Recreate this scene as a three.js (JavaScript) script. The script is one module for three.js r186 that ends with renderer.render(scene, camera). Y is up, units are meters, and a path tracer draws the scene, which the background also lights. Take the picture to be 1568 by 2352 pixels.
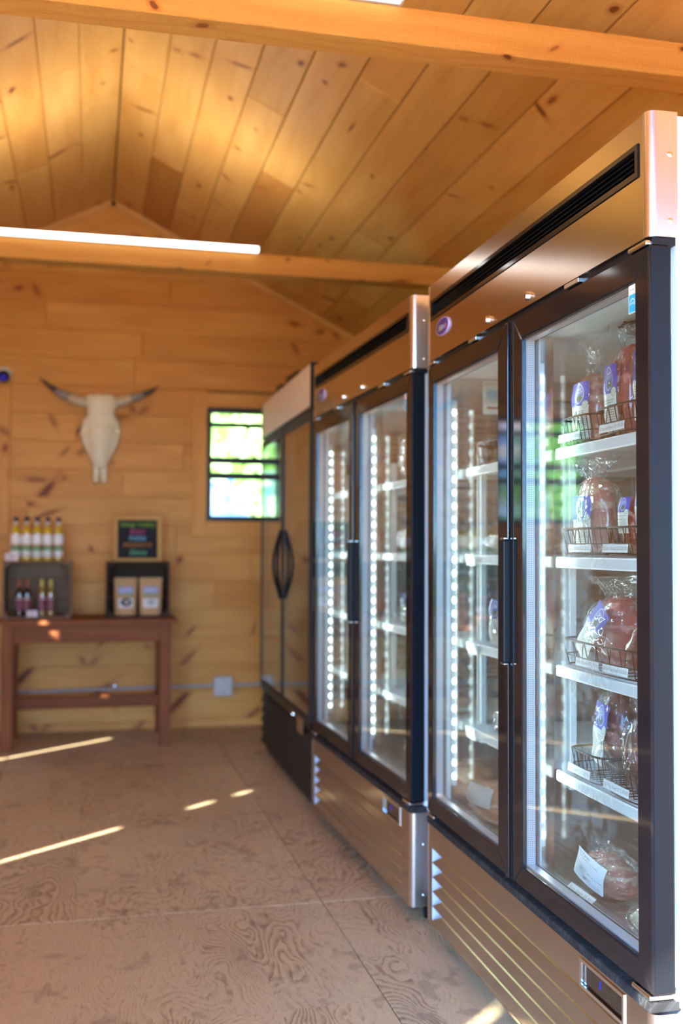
import * as THREE from 'three';
import { mergeGeometries } from 'three/addons/utils/BufferGeometryUtils.js';
import { RoundedBoxGeometry } from 'three/addons/geometries/RoundedBoxGeometry.js';
import { MarchingCubes } from 'three/addons/objects/MarchingCubes.js';
import { Sky } from 'three/addons/objects/Sky.js';
import { RectAreaLightUniformsLib } from 'three/addons/lights/RectAreaLightUniformsLib.js';

// ------------------------------------------------------------------ camera, sky, sun, exposure
const scene = new THREE.Scene();
const renderer = new THREE.WebGLRenderer({ antialias: true });
renderer.toneMapping = THREE.LinearToneMapping;
renderer.toneMappingExposure = 1.0;
renderer.shadowMap.enabled = true;
RectAreaLightUniformsLib.init();

const camera = new THREE.PerspectiveCamera(52.0, 1568 / 2352, 0.05, 200);
camera.position.set(0, 1.2, 0);
camera.rotation.order = 'YXZ';
camera.rotation.set(0.0339, -0.2344, 0.0042);
camera.focus = 2.25;
camera.userData.fStop = 2.2;

const SUN = new THREE.Vector3(-0.755, 0.56, 0.655).normalize();
const sky = new Sky();
sky.scale.setScalar(400);
sky.material.uniforms.turbidity.value = 8;
sky.material.uniforms.rayleigh.value = 0.35;
sky.material.uniforms.mieCoefficient.value = 0.004;
sky.material.uniforms.mieDirectionalG.value = 0.75;
sky.material.uniforms.sunPosition.value.copy(SUN);
sky.name = 'sky';
scene.add(sky);
scene.environmentIntensity = 4.6;
const sun = new THREE.DirectionalLight(new THREE.Color(1, 0.94, 0.84), 40);
sun.name = 'sun';
sun.position.copy(SUN).multiplyScalar(20);
sun.castShadow = true;
sun.shadow.camera.left = sun.shadow.camera.bottom = -12; sun.shadow.camera.right = sun.shadow.camera.top = 12;
sun.shadow.camera.far = 60; sun.shadow.mapSize.set(4096, 4096);
sun.shadow.radius = 1;
scene.add(sun, sun.target);
const TUBE_LIGHT = 72, FREEZER_LIGHT = 36;

// ------------------------------------------------------------------ helpers
function rng(seed) { let a = seed >>> 0; return () => { a = (a + 0x6D2B79F5) | 0; let t = Math.imul(a ^ (a >>> 15), 1 | a); t = (t + Math.imul(t ^ (t >>> 7), 61 | t)) ^ t; return ((t ^ (t >>> 14)) >>> 0) / 4294967296; }; }
const R0 = rng(7);
const hash = (x, y, s) => { let h = Math.imul(x, 374761393) ^ Math.imul(y, 668265263) ^ Math.imul(s, 2147483647 ^ 0x5bd1e995); h = Math.imul(h ^ (h >>> 13), 1274126177); h ^= h >>> 16; return (h >>> 0) / 4294967296; };
const sm = (t) => t * t * (3 - 2 * t);
function vn(x, y, s, px = 1 << 20, py = 1 << 20) { const x0 = Math.floor(x), y0 = Math.floor(y), fx = sm(x - x0), fy = sm(y - y0), m = (a, n) => ((a % n) + n) % n; const a = m(x0, px), b = m(x0 + 1, px), c = m(y0, py), d = m(y0 + 1, py); return (hash(a, c, s) * (1 - fx) + hash(b, c, s) * fx) * (1 - fy) + (hash(a, d, s) * (1 - fx) + hash(b, d, s) * fx) * fy; }
function vn3(x, y, z, s) { const z0 = Math.floor(z), f = sm(z - z0); return vn(x, y, s + z0 * 131) * (1 - f) + vn(x, y, s + (z0 + 1) * 131) * f; }
const clamp = (x, a = 0, b = 1) => Math.min(b, Math.max(a, x));
const mix = (a, b, t) => a + (b - a) * t;
const sstep = (a, b, x) => { const t = clamp((x - a) / (b - a)); return t * t * (3 - 2 * t); };
const V = (x, y, z) => new THREE.Vector3(x, y, z);

const taken = new Map();
function numbered(name) { const n = taken.get(name) ?? 0; taken.set(name, n + 1); return n ? name + '_' + String(n).padStart(3, '0') : name; }
function tag(o, label, category, group, kind) { o.userData.label = label; if (category) o.userData.category = category; if (group) o.userData.group = group; if (kind) o.userData.kind = kind; return o; }
function shade(o) { o.castShadow = true; o.receiveShadow = true; return o; }
function thing(name, label, category, pos = [0, 0, 0], turn = 0, group) { const o = new THREE.Group(); o.name = numbered(name); o.position.set(...pos); o.rotation.y = turn; scene.add(o); return tag(o, label, category, group); }
function part(name, geo, mat, parent, label) { const m = shade(new THREE.Mesh(geo, mat)); m.name = name; if (label) m.userData.label = label; (parent ?? scene).add(m); return m; }
function solo(name, geo, mat, label, category, group) { const m = part(numbered(name), geo, mat, scene); return tag(m, label, category, group); }
function structure(name) { const o = new THREE.Group(); o.name = name; o.userData.kind = 'structure'; scene.add(o); return o; }

function box(x0, x1, y0, y1, z0, z1) { const g = new THREE.BoxGeometry(x1 - x0, y1 - y0, z1 - z0); g.translate((x0 + x1) / 2, (y0 + y1) / 2, (z0 + z1) / 2); return g; }
function rbox(x0, x1, y0, y1, z0, z1, r = 0.003, s = 2) { const g = new RoundedBoxGeometry(x1 - x0, y1 - y0, z1 - z0, s, Math.min(r, (x1 - x0) * 0.49, (y1 - y0) * 0.49, (z1 - z0) * 0.49)); g.translate((x0 + x1) / 2, (y0 + y1) / 2, (z0 + z1) / 2); return g; }
function cyl(r0, r1, h, n = 20) { return new THREE.CylinderGeometry(r1, r0, h, n); }
function rod(a, b, r, n = 6) { const d = new THREE.Vector3().subVectors(b, a), L = d.length(); const g = new THREE.CylinderGeometry(r, r, L, n, 1); g.translate(0, L / 2, 0); const q = new THREE.Quaternion().setFromUnitVectors(V(0, 1, 0), d.normalize()); g.applyQuaternion(q); g.translate(a.x, a.y, a.z); return g; }
function tube(pts, r, seg = 24, rad = 8, closed = false) { return new THREE.TubeGeometry(new THREE.CatmullRomCurve3(pts, closed), seg, r, rad, closed); }
function merge(list) { const a = list.map((g) => { const h = g.index ? g.toNonIndexed() : g.clone(); for (const k of Object.keys(h.attributes)) if (!['position', 'normal', 'uv'].includes(k)) h.deleteAttribute(k); return h; }); return mergeGeometries(a); }
function plate(outer, holes, t) { // flat sheet with rectangular holes; front face at z = 0
  const s = new THREE.Shape(outer.map((p) => new THREE.Vector2(...p)));
  for (const [x0, x1, y0, y1] of holes) s.holes.push(new THREE.Path([[x0, y0], [x0, y1], [x1, y1], [x1, y0]].map((p) => new THREE.Vector2(...p))));
  const g = new THREE.ExtrudeGeometry(s, { depth: t, bevelEnabled: false }); g.translate(0, 0, -t); return g;
}
const rect = (x0, x1, y0, y1) => [[x0, y0], [x1, y0], [x1, y1], [x0, y1]];
function clip(poly, a, b, c) { const out = []; for (let i = 0; i < poly.length; i++) { const p = poly[i], q = poly[(i + 1) % poly.length], dp = a * p[0] + b * p[1] - c, dq = a * q[0] + b * q[1] - c; if (dp <= 0) out.push(p); if ((dp < 0 && dq > 0) || (dp > 0 && dq < 0)) { const t = dp / (dp - dq); out.push([p[0] + (q[0] - p[0]) * t, p[1] + (q[1] - p[1]) * t]); } } return out; }
function inset(poly, c) { const n = poly.length, L = []; for (let i = 0; i < n; i++) { const p = poly[i], q = poly[(i + 1) % n], dx = q[0] - p[0], dy = q[1] - p[1], l = Math.hypot(dx, dy), nx = -dy / l, ny = dx / l; L.push([nx, ny, nx * p[0] + ny * p[1] + c]); } return poly.map((_, i) => { const [a, b, e] = L[(i + n - 1) % n], [c2, d, f] = L[i], det = a * d - b * c2; return Math.abs(det) < 1e-6 ? poly[i] : [(e * d - b * f) / det, (a * f - e * c2) / det]; }); }
// a board: convex outline, thickness t, chamfered front edge; uv in metres along the grain ('x' or 'y'), v inside one 0.2 m strip of the wood texture
function plank(poly, t, c, uo, vo, grain = 'x') {
  const pos = [], uv = [], n = poly.length, ins = inset(poly, c);
  const gx = grain === 'x' ? 0 : 1, gy = 1 - gx, mn = Math.min(...poly.map((p) => p[gy])), mxv = Math.max(...poly.map((p) => p[gy])), k = Math.min(1, 0.198 / Math.max(0.01, mxv - mn));
  const put = (p, z) => { pos.push(p[0], p[1], z); uv.push(p[gx] + uo, vo + 0.001 + (p[gy] - mn) * k + (z - t) * 0.02); };
  const tri = (a, za, b, zb, d, zd) => { put(a, za); put(b, zb); put(d, zd); };
  for (let i = 1; i < n - 1; i++) { tri(ins[0], t, ins[i], t, ins[i + 1], t); tri(poly[0], 0, poly[i + 1], 0, poly[i], 0); }
  for (let i = 0; i < n; i++) { const j = (i + 1) % n; tri(poly[i], 0, poly[j], 0, poly[j], t - c); tri(poly[i], 0, poly[j], t - c, poly[i], t - c); tri(poly[i], t - c, poly[j], t - c, ins[j], t); tri(poly[i], t - c, ins[j], t, ins[i], t); }
  const g = new THREE.BufferGeometry(); g.setAttribute('position', new THREE.Float32BufferAttribute(pos, 3)); g.setAttribute('uv', new THREE.Float32BufferAttribute(uv, 2)); g.computeVertexNormals(); return g;
}
const basis = (ex, ey, ez, o) => new THREE.Matrix4().makeBasis(ex, ey, ez).setPosition(o);

// ------------------------------------------------------------------ textures
function dataTex(w, h, fn, srgb = true) { const d = new Uint8Array(w * h * 4), o = [0, 0, 0, 255]; for (let y = 0, i = 0; y < h; y++) for (let x = 0; x < w; x++, i += 4) { o[3] = 255; fn(x, y, o); d[i] = clamp(o[0], 0, 255); d[i + 1] = clamp(o[1], 0, 255); d[i + 2] = clamp(o[2], 0, 255); d[i + 3] = o[3]; } const t = new THREE.DataTexture(d, w, h); t.wrapS = t.wrapT = THREE.RepeatWrapping; t.magFilter = THREE.LinearFilter; t.minFilter = THREE.LinearMipmapLinearFilter; t.generateMipmaps = true; if (srgb) t.colorSpace = THREE.SRGBColorSpace; t.needsUpdate = true; return t; }
function canvasTex(w, h, draw) { const c = document.createElement('canvas'); c.width = w; c.height = h; const g = c.getContext('2d'); draw(g, w, h); const t = new THREE.CanvasTexture(c); t.colorSpace = THREE.SRGBColorSpace; t.anisotropy = 8; return t; }

// pine: six boards of 2.4 x 0.2 m stacked in one tile
function pineTex(seed, lo, hi, knotty, ks = 1) {
  const W = 2048, H = 1024, rows = 6, r = rng(seed), rh = H / rows;
  const info = [...Array(rows)].map(() => ({ tone: r() * 0.5, red: r(), ph: r() * 100, cen: 0.02 + r() * 0.16, k: [...Array(Math.floor(2 + r() * 3 * knotty))].map(() => { const big = r() < 0.45; return { x: r() * 2.4, y: 0.02 + r() * 0.16, a: ks * ((big ? 0.018 : 0.008) + r() * 0.014), b: ks * ((big ? 0.009 : 0.005) + r() * 0.007), w: r() < 0.25 ? 2.2 : 1, t: (r() - 0.5) * 2.6, d: 0.35 + r() * 0.6 }; }) }));
  const near = info.map((q) => { const bins = [...Array(64)].map(() => []); for (const k of q.k) for (let b = 0; b < 64; b++) { let dx = Math.abs(b * 0.0375 + 0.019 - k.x); dx = Math.min(dx, 2.4 - dx); if (dx < 0.24) bins[b].push(k); } return bins; });
  return dataTex(W, H, (px, py, o) => {
    const row = Math.min(rows - 1, Math.floor(py / rh)), q = info[row], x = (px / W) * 2.4, y = ((py - row * rh) / rh) * 0.2;
    let yy = y, dark = 0, core = 0, s = seed * 17 + row;
    for (const k of near[row][Math.floor((px / W) * 64)]) {
      let dx = x - k.x; if (dx > 1.2) dx -= 2.4; if (dx < -1.2) dx += 2.4; const dy = y - k.y, e = Math.exp(-(dx * dx) / (2 * 0.045 * 0.045) - (dy * dy) / (2 * 0.03 * 0.03));
      yy += e * Math.sign(dy) * Math.min(Math.abs(dy), 0.015) * 0.9;
      const ct = Math.cos(k.t), st = Math.sin(k.t), u = (dx * ct + dy * st) / (k.a * k.w), v = (-dx * st + dy * ct) / k.b, f = Math.sqrt(u * u + v * v) * (0.85 + 0.3 * vn(px / 9, py / 9, s));
      core = Math.max(core, (1 - sstep(0.75, 1.1, f)) * k.d); dark = Math.max(dark, (1 - sstep(0.8, 2.6, f)) * 0.55 * k.d);
    }
    const big = vn(x / 0.3, yy * 14, s + 3, 8), fine = vn(x / 0.04, yy * 620, s + 5, 60), mid = vn(x / 0.12, yy * 150, s + 7, 20);
    const arch = (yy - q.cen) * 9 + (vn(x / 0.6, 0.5, s + 11, 4) - 0.5) * 1.6 + (vn(x / 0.15, yy * 20, s + 12, 16) - 0.5) * 0.35;
    const ring = Math.pow(0.5 + 0.5 * Math.sin(arch * arch * 2.2 + arch * 9 + q.ph), 3);
    let t = clamp(q.tone * 0.45 + 0.42 * (big - 0.3) + (knotty > 1.15 && knotty < 1.25 ? 0.26 : 0.1) * ring + 0.12 * (fine - 0.5) + 0.16 * (mid - 0.5) + 0.1);
    for (let c = 0; c < 3; c++) { let v = mix(hi[c], lo[c], t); v = mix(v, [172, 104, 48][c], dark); v = mix(v, [112, 62, 34][c], core * (0.75 + 0.25 * vn(px / 3, py / 3, s + 9))); o[c] = v * (0.985 + 0.03 * q.red * (c === 0 ? 1 : 0.2)); }
  });
}
const pineA = pineTex(3, [204, 148, 76], [236, 194, 126], 1), pineB = pineTex(11, [198, 140, 70], [234, 188, 118], 1.3);
const pineC = pineTex(53, [200, 142, 70], [234, 188, 118], 1.5, 1.45);
const beamTex = pineTex(23, [206, 146, 74], [234, 184, 108], 1.2);
for (const t of [pineA, pineB, pineC, beamTex]) t.repeat.set(1 / 2.4, 1 / 1.2);
const sawn = dataTex(512, 512, (x, y, o) => { const v = 128 + 70 * (vn(x / 2, y / 24, 5, 256, 22) - 0.5) + 60 * (vn(x / 30, y / 3, 6, 17, 170) - 0.5) + 40 * (vn(x / 1.5, y / 1.5, 8) - 0.5); o[0] = o[1] = o[2] = v; }, false);
sawn.repeat.set(1 / 0.5, 1 / 0.5);
function pineMat(map, mul, rough = 0.5, bump) { const m = new THREE.MeshPhysicalMaterial({ map, roughness: rough, color: new THREE.Color().setRGB(...mul), specularIntensity: 0.5 }); if (bump) { m.bumpMap = sawn; m.bumpScale = bump; } return m; }
const pineMats = [pineMat(pineA, [0.97, 0.92, 0.76]), pineMat(pineB, [0.97, 0.92, 0.76]), pineMat(pineA, [0.9, 0.84, 0.66]), pineMat(pineB, [1, 0.96, 0.84])];
const bounceTintMats = [pineMat(pineC, [0.98, 0.8, 0.54]), pineMat(pineB, [0.98, 0.8, 0.54]), pineMat(pineC, [0.92, 0.73, 0.46]), pineMat(pineC, [1, 0.84, 0.6])];  // redder than the ceiling pine: warm bounce light put into the wall colour
const pineDark = [pineMat(pineB, [0.66, 0.5, 0.34]), pineMat(pineA, [0.72, 0.57, 0.4])];
const beamMat = pineMat(beamTex, [0.86, 0.78, 0.63], 0.8, 0.004);
const deckMat = new THREE.MeshStandardMaterial({ color: 0x6b4626, roughness: 0.9 });
const claddingMat = new THREE.MeshStandardMaterial({ color: 0x7a5a3c, roughness: 0.85 });

// floor sheets: rotary-cut fir, contour grain running along the sheet (v), scuffs and stains
function plyTex(seed) {
  const W = 1024, H = 2048;
  return dataTex(W, H, (px, py, o) => {
    const x = (px / W) * 1.22, y = (py / H) * 2.44;
    const wx = x + 0.035 * (vn(x * 7, y * 4, seed + 1) - 0.5) + 0.012 * (vn(x * 26, y * 16, seed + 2) - 0.5), wy = y;
    const hgt = vn(wx * 3.6, wy * 1.3, seed + 3) * 1.0 + vn(wx * 9, wy * 3.4, seed + 4) * 0.36 + vn(wx * 26, wy * 11, seed + 6) * 0.1 + wx * 0.35;
    const hh = (hgt + 0.006 * (vn(px / 5, py / 12, seed + 20) - 0.5) + 0.004 * (vn(px / 2, py / 5, seed + 21) - 0.5)) * 25, f = hh - Math.floor(hh);
    const late = Math.pow(f, 2.2) * (1 - sstep(0.93, 1.0, f)) ;
    const fine = vn(px / 2, py / 14, seed + 8), spk = vn(px / 2.2, py / 2.2, seed + 9), wear = vn(x * 4, y * 3, seed + 10) * 0.6 + vn(x * 13, y * 11, seed + 12) * 0.4;
    const stain = sstep(0.62, 0.8, vn(x * 11 + 3, y * 8, seed + 13) * 0.5 + vn(x * 40, y * 30, seed + 14) * 0.5);
    const t = clamp(late * (0.16 + 0.95 * sstep(0.25, 0.8, vn(x * 3.3 + 9, y * 2.1, seed + 30) * 0.6 + vn(px / 7, py / 24, seed + 31) * 0.4)) + (fine - 0.5) * 0.22);
    const hiC = [mix(208, 196, wear), mix(189, 181, wear), mix(149, 149, wear)], loC = [142, 116, 84];
    for (let c = 0; c < 3; c++) { let v = mix(hiC[c], loC[c], t); v = mix(v, [92, 74, 66][c], stain * 0.22); if (spk > 0.93) v = mix(v, 70, 0.4); if (spk < 0.04) v = mix(v, 200, 0.35); o[c] = v; }
  });
}
const plyTexs = [plyTex(101), plyTex(207)];
const plyMats = [];
for (const t of plyTexs) { t.repeat.set(1 / 1.22, 1 / 2.44); for (const m of [[0.96, 0.93, 0.9], [0.9, 0.87, 0.84]]) plyMats.push(new THREE.MeshStandardMaterial({ map: t, roughness: 0.62, color: new THREE.Color().setRGB(...m) })); }

// ------------------------------------------------------------------ the building: z is written as distance from the camera (zm), three's z is -zm
const RX = 0.12, RY = 3.505, PHI = Math.atan(0.5), XL = -2.0, XR = 2.25, ZB = 7.06, ZF = -0.02, PITCH = 0.195, TB = 0.018;
const roofY = (x) => RY - 0.5 * Math.abs(x - RX);
let boardCount = 0;
function board(poly, mtx, parent, mats, grain = 'x', name = 'board', t = TB, c = 0.0035) { if (poly.length < 3) return; const i = boardCount++, g = plank(poly, t, c, Math.floor(R0() * 24) * 0.1, Math.floor(R0() * 6) * 0.2, grain); g.applyMatrix4(mtx); return part(name, g, mats[Math.floor(R0() * mats.length)], parent); }
const G = 0.0016; // half of the gap between boards

const ceiling = structure('ceiling');
{
  const c = Math.cos(PHI), s = Math.sin(PHI);
  const mR = basis(V(0, 0, -1), V(c, -s, 0), V(-s, -c, 0), V(RX, RY, 0).addScaledVector(V(-s, -c, 0), -TB));
  const mL = basis(V(0, 0, 1), V(-c, -s, 0), V(s, -c, 0), V(RX, RY, 0).addScaledVector(V(s, -c, 0), -TB));
  const joints = { 1: [1.9, 5.95], 3: [1.2, 4.63], 4: [2.4, 5.31], 5: [0.9, 3.97], 6: [2.2, 6.1], 7: [1.6, 5.4], 8: [3.1, 6.4], 2: [3.3, 6.5], 0: [2.1, 5.0] };
  for (const side of [0, 1]) {
    const len = (side ? RX - XL : XR - RX) / c + 0.02;
    for (let k = 0, s0 = 0; s0 < len; k++) {
      const s1 = Math.min(len, k === 0 ? 0.215 : s0 + PITCH), js = [ZF, ...(side ? [[2.2, 5.41], [1.4, 4.9], [3.0, 6.0]][k % 3] : joints[k] ?? [1 + R0() * 2, 4 + R0() * 2]), ZB];
      for (let j = 0; j + 1 < js.length; j++) {
        const a = js[j] + 0.0008, b = js[j + 1] - 0.0008, dark = !side && (k === 1 || k === 4) && j === 2;
        board(side ? rect(-b, -a, s0 + G, s1 - G) : rect(a, b, s0 + G, s1 - G), side ? mL : mR, ceiling, dark ? [pineDark[k === 1 ? 0 : 1]] : pineMats, 'x', 'ceiling_board', TB, 0.004);
      }
      s0 = s1;
    }
    const d = box(ZF - 0.7, ZB + 0.3, -0.1, len + 0.06, -0.1, -0.002); if (side) d.scale(-1, 1, 1), d.index.array.reverse(); d.applyMatrix4(side ? mL : mR); part('roof_deck', d, deckMat, ceiling);  // front overhang is added out of view to block sun on the packs
  }
}

const wallBack = structure('wall_back');
const WIN = [[0.755, 1.42, 1.375, 2.14], [-1.275, -0.61, 1.375, 2.14]];
{
  const m = basis(V(1, 0, 0), V(0, 1, 0), V(0, 0, 1), V(0, 0, -ZB - TB));
  const holes = WIN.map(([a, b, c, d]) => [a - 0.005, b + 0.005, c - 0.005, d + 0.005]);
  const s = plate([[XL - 0.07, -0.1], [XR + 0.07, -0.1], [XR + 0.07, roofY(XR)], [RX, RY], [XL - 0.07, roofY(XL)]], holes, 0.05); s.translate(0, 0, -ZB - TB - 0.001); part('sheathing', s, claddingMat, wallBack);
  const cut = { 7: [0.55], 8: [-0.4, 1.1], 9: [0.2], 10: [0.6], 11: [-0.1], 12: [0.95], 13: [0.27], 14: [0.32], 15: [-0.3], 16: [0.5] };
  for (let k = 0; k < 20; k++) {
    const y0 = -0.13 + k * 0.1835, y1 = y0 + 0.1835; const js = [XL, ...(cut[k] ?? [-1.1 + R0() * 0.8, 0.6 + R0() * 0.9]), XR];
    for (let j = 0; j + 1 < js.length; j++) {
      let spans = [[js[j] + 0.0008, js[j + 1] - 0.0008]];
      for (const [a, b, c, d] of holes) if (y1 > c + 0.004 && y0 < d - 0.004) spans = spans.flatMap(([p, q]) => { const o = []; if (p < a) o.push([p, Math.min(q, a)]); if (q > b) o.push([Math.max(p, b), q]); return o; });
      for (const [p, q] of spans) { let poly = rect(p, q, Math.max(0, y0 + 0.0006), y1 - 0.0006); if (y1 < 0.01) continue; poly = clip(clip(poly, 0.5, 1, RY + 0.5 * RX), -0.5, 1, RY - 0.5 * RX); if (poly.length > 2 && q - p > 0.03) board(poly, m, wallBack, bounceTintMats, 'x', 'wall_board', TB, 0.0022); }
    }
  }
}
// strips that close the joint between the gable wall and the roof
for (const sgn of [1, -1]) {
  const L = (sgn > 0 ? XR - RX : RX - XL) / Math.cos(PHI), g = plank(rect(0.0, L, 0, 0.045), 0.014, 0.003, R0() * 2, 0.4);
  const ex = V(sgn * Math.cos(PHI), -Math.sin(PHI), 0), ey = sgn > 0 ? V(Math.sin(PHI), Math.cos(PHI), 0) : V(-Math.sin(PHI), Math.cos(PHI), 0);
  g.applyMatrix4(basis(ex, ey, new THREE.Vector3().crossVectors(ex, ey), V(RX, RY, 0).addScaledVector(ey, -0.047).setZ(-ZB + (sgn > 0 ? 0 : 0.014))));
  const t = part(sgn > 0 ? 'trim_1' : 'trim_2', g, pineMats[3]); t.userData.kind = 'structure';
}

// side walls, the left one with a closed double door that leaks sun at its edges
const DOOR = [2.69, 4.925, 2.12], SLIT = 0.075;
const wallLeft = structure('wall_left'), wallRight = structure('wall_right'), wallFront = structure('wall_front');
{
  const m = basis(V(0, 0, -1), V(0, 1, 0), V(1, 0, 0), V(XL - TB, 0, 0)), h = roofY(XL);
  const s = plate(rect(ZF, ZB + 0.05, -0.1, h + 0.02), [[DOOR[0], DOOR[1], -0.05, DOOR[2]]], 0.05); s.applyMatrix4(basis(V(0, 0, -1), V(0, 1, 0), V(1, 0, 0), V(XL - TB - 0.001, 0, 0))); part('sheathing', s, claddingMat, wallLeft);
  for (let k = 0; k < 14; k++) {
    const y0 = -0.13 + k * 0.1835, y1 = Math.min(h, y0 + 0.1835);
    if (y1 < 0.02) continue;
    for (const [a, b] of y0 < DOOR[2] ? [[ZF, DOOR[0] - 0.01], [DOOR[1] + 0.01, ZB]] : [[ZF, 3.1], [3.1, ZB]]) { let p = rect(a + 0.001, b - 0.001, Math.max(0, y0 + G), y1 - G); if (y0 < DOOR[2] && y1 > DOOR[2] && b < 3) board(rect(DOOR[0] - 0.009, DOOR[1] + 0.009, DOOR[2] + 0.022, y1 - G), m, wallLeft, bounceTintMats, 'x', 'wall_board', TB, 0.0022); board(p, m, wallLeft, bounceTintMats, 'x', 'wall_board', TB, 0.0022); }
  }
}
{
  const m = basis(V(0, 0, 1), V(0, 1, 0), V(-1, 0, 0), V(XR + TB, 0, 0)), h = roofY(XR);
  part('sheathing', box(XR + TB + 0.001, XR + TB + 0.051, -0.1, h + 0.02, -ZB - 0.05, -ZF), claddingMat, wallRight);
  for (let k = 0; k < 14; k++) { const y0 = -0.13 + k * 0.1835, y1 = Math.min(h, y0 + 0.1835); if (y1 < 0.02) continue; const j = 2 + R0() * 3; for (const [a, b] of [[-ZB, -j], [-j, -ZF]]) board(rect(a + 0.001, b - 0.001, Math.max(0, y0 + G), y1 - G), m, wallRight, bounceTintMats, 'x', 'wall_board', TB, 0.0022); }
}
{ // the gable above the wide open entrance behind the camera
  const m = basis(V(-1, 0, 0), V(0, 1, 0), V(0, 0, -1), V(0, 0, -ZF + TB)), H0 = 2.25;
  const s = plate([[-XR, H0], [-XL, H0], [-XL, roofY(XL)], [-RX, RY], [-XR, roofY(XR)]], [], 0.05); s.applyMatrix4(basis(V(-1, 0, 0), V(0, 1, 0), V(0, 0, -1), V(0, 0, -ZF + TB + 0.001))); part('sheathing', s, claddingMat, wallFront);
  for (let k = 0; k < 7; k++) { let p = rect(-XR, -XL, H0 + k * 0.1835 + G, H0 + (k + 1) * 0.1835 - G); p = clip(clip(p, -0.5, 1, RY + 0.5 * RX), 0.5, 1, RY - 0.5 * RX); board(p, m, wallFront, bounceTintMats, 'x', 'wall_board', TB, 0.0022); }
}
const blackIron = new THREE.MeshStandardMaterial({ color: 0x15161a, roughness: 0.45, metalness: 0.6 });
{
  const d = structure('door_1'), z0 = DOOR[0] + SLIT, z1 = DOOR[1] - SLIT, m = basis(V(0, 0, -1), V(0, 1, 0), V(1, 0, 0), V(XL - 0.05, 0, 0)), n = 12, w = (z1 - z0) / n;
  for (let i = 0; i < n; i++) board(rect(z0 + i * w + 0.0004, z0 + (i + 1) * w - 0.0004, 0.004, 2.1), m, d, pineMats, 'y', 'plank', 0.03, 0.003);
  part('backing', box(XL - 0.062, XL - 0.051, 0.004, 2.1, -z1, -z0), claddingMat, d);
  for (const y of [0.25, 1.2]) part('batten', box(XL - 0.02, XL + 0.004, y, y + 0.14, -z1 + 0.03, -z0 - 0.03), beamMat, d);
  for (const z of [DOOR[0] - 0.06, DOOR[1] - SLIT - 0.22]) { part('hinge', box(XL - 0.022, XL + 0.006, 1.6, 1.815, -z - 0.36, -z), blackIron, d); part('hinge', box(XL - 0.022, XL + 0.006, 1.925, 1.995, -z - 0.36, -z), blackIron, d); }
  part('header', box(XL - 0.055, XL + 0.001, 2.1, 2.14, -DOOR[1] - 0.05, -DOOR[0] + 0.05), beamMat, d);
}

{ // added unseen leaf in line with the left wall, keeps sun off the freezer
  const d = structure('door_2'), z1 = ZF - 0.085, n = 6, w = 0.165, m = basis(V(0, 0, -1), V(0, 1, 0), V(1, 0, 0), V(XL - 0.05, 0, 0));
  for (let i = 0; i < n; i++) board(rect(z1 - (i + 1) * w + 0.0004, z1 - i * w - 0.0004, 0.004, 2.4), m, d, bounceTintMats, 'y', 'plank', 0.03, 0.003);
  part('backing', box(XL - 0.062, XL - 0.051, 0.004, 2.4, -z1, -z1 + n * w), claddingMat, d);
  for (const y of [0.3, 1.2, 2.0]) part('batten', box(XL - 0.0195, XL + 0.004, y, y + 0.14, -z1 + 0.03, -z1 + n * w - 0.03), beamMat, d);
  for (const y of [0.34, 2.04]) part('hinge', box(XL + 0.0045, XL + 0.009, y, y + 0.06, -ZF - 0.2, -z1 + 0.3), blackIron, d);
}

// floor: plywood sheets with the long side towards the back wall
const floor = structure('floor');
{
  part('subfloor', box(XL - 0.06, XR + 0.06, -0.12, -0.0185, -ZB - 0.06, -ZF + 0.02), deckMat, floor);
  const xs = [-2.0, -1.66, -0.44, 0.78, 2.0, XR];
  for (let i = 0; i + 1 < xs.length; i++) {
    const off = i % 2 ? 1.075 : 1.075, zs = [ZF, off, off + 2.44, off + 4.88, ZB];
    for (let j = 0; j + 1 < zs.length; j++) {
      const x0 = xs[i] + 0.0012, x1 = xs[i + 1] - 0.0012, a = zs[j] + 0.0015, b = zs[j + 1] - 0.0015; if (b - a < 0.02) continue;
      const g = plank(rect(x0, x1, a, b), 0.018, 0.0025, 0, 0), uv = g.attributes.uv, p = g.attributes.position, ou = R0(), ov = R0() * 2;
      for (let q = 0; q < uv.count; q++) uv.setXY(q, p.getX(q) - x0 + (i * 0.37 + ou), p.getY(q) - a + ov);
      g.applyMatrix4(basis(V(1, 0, 0), V(0, 0, -1), V(0, 1, 0), V(0, -0.018, 0)));
      part('plywood_sheet', g, plyMats[(i + 2 * j + (i * j) % 2) % 4], floor);
    }
  }
}

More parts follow.
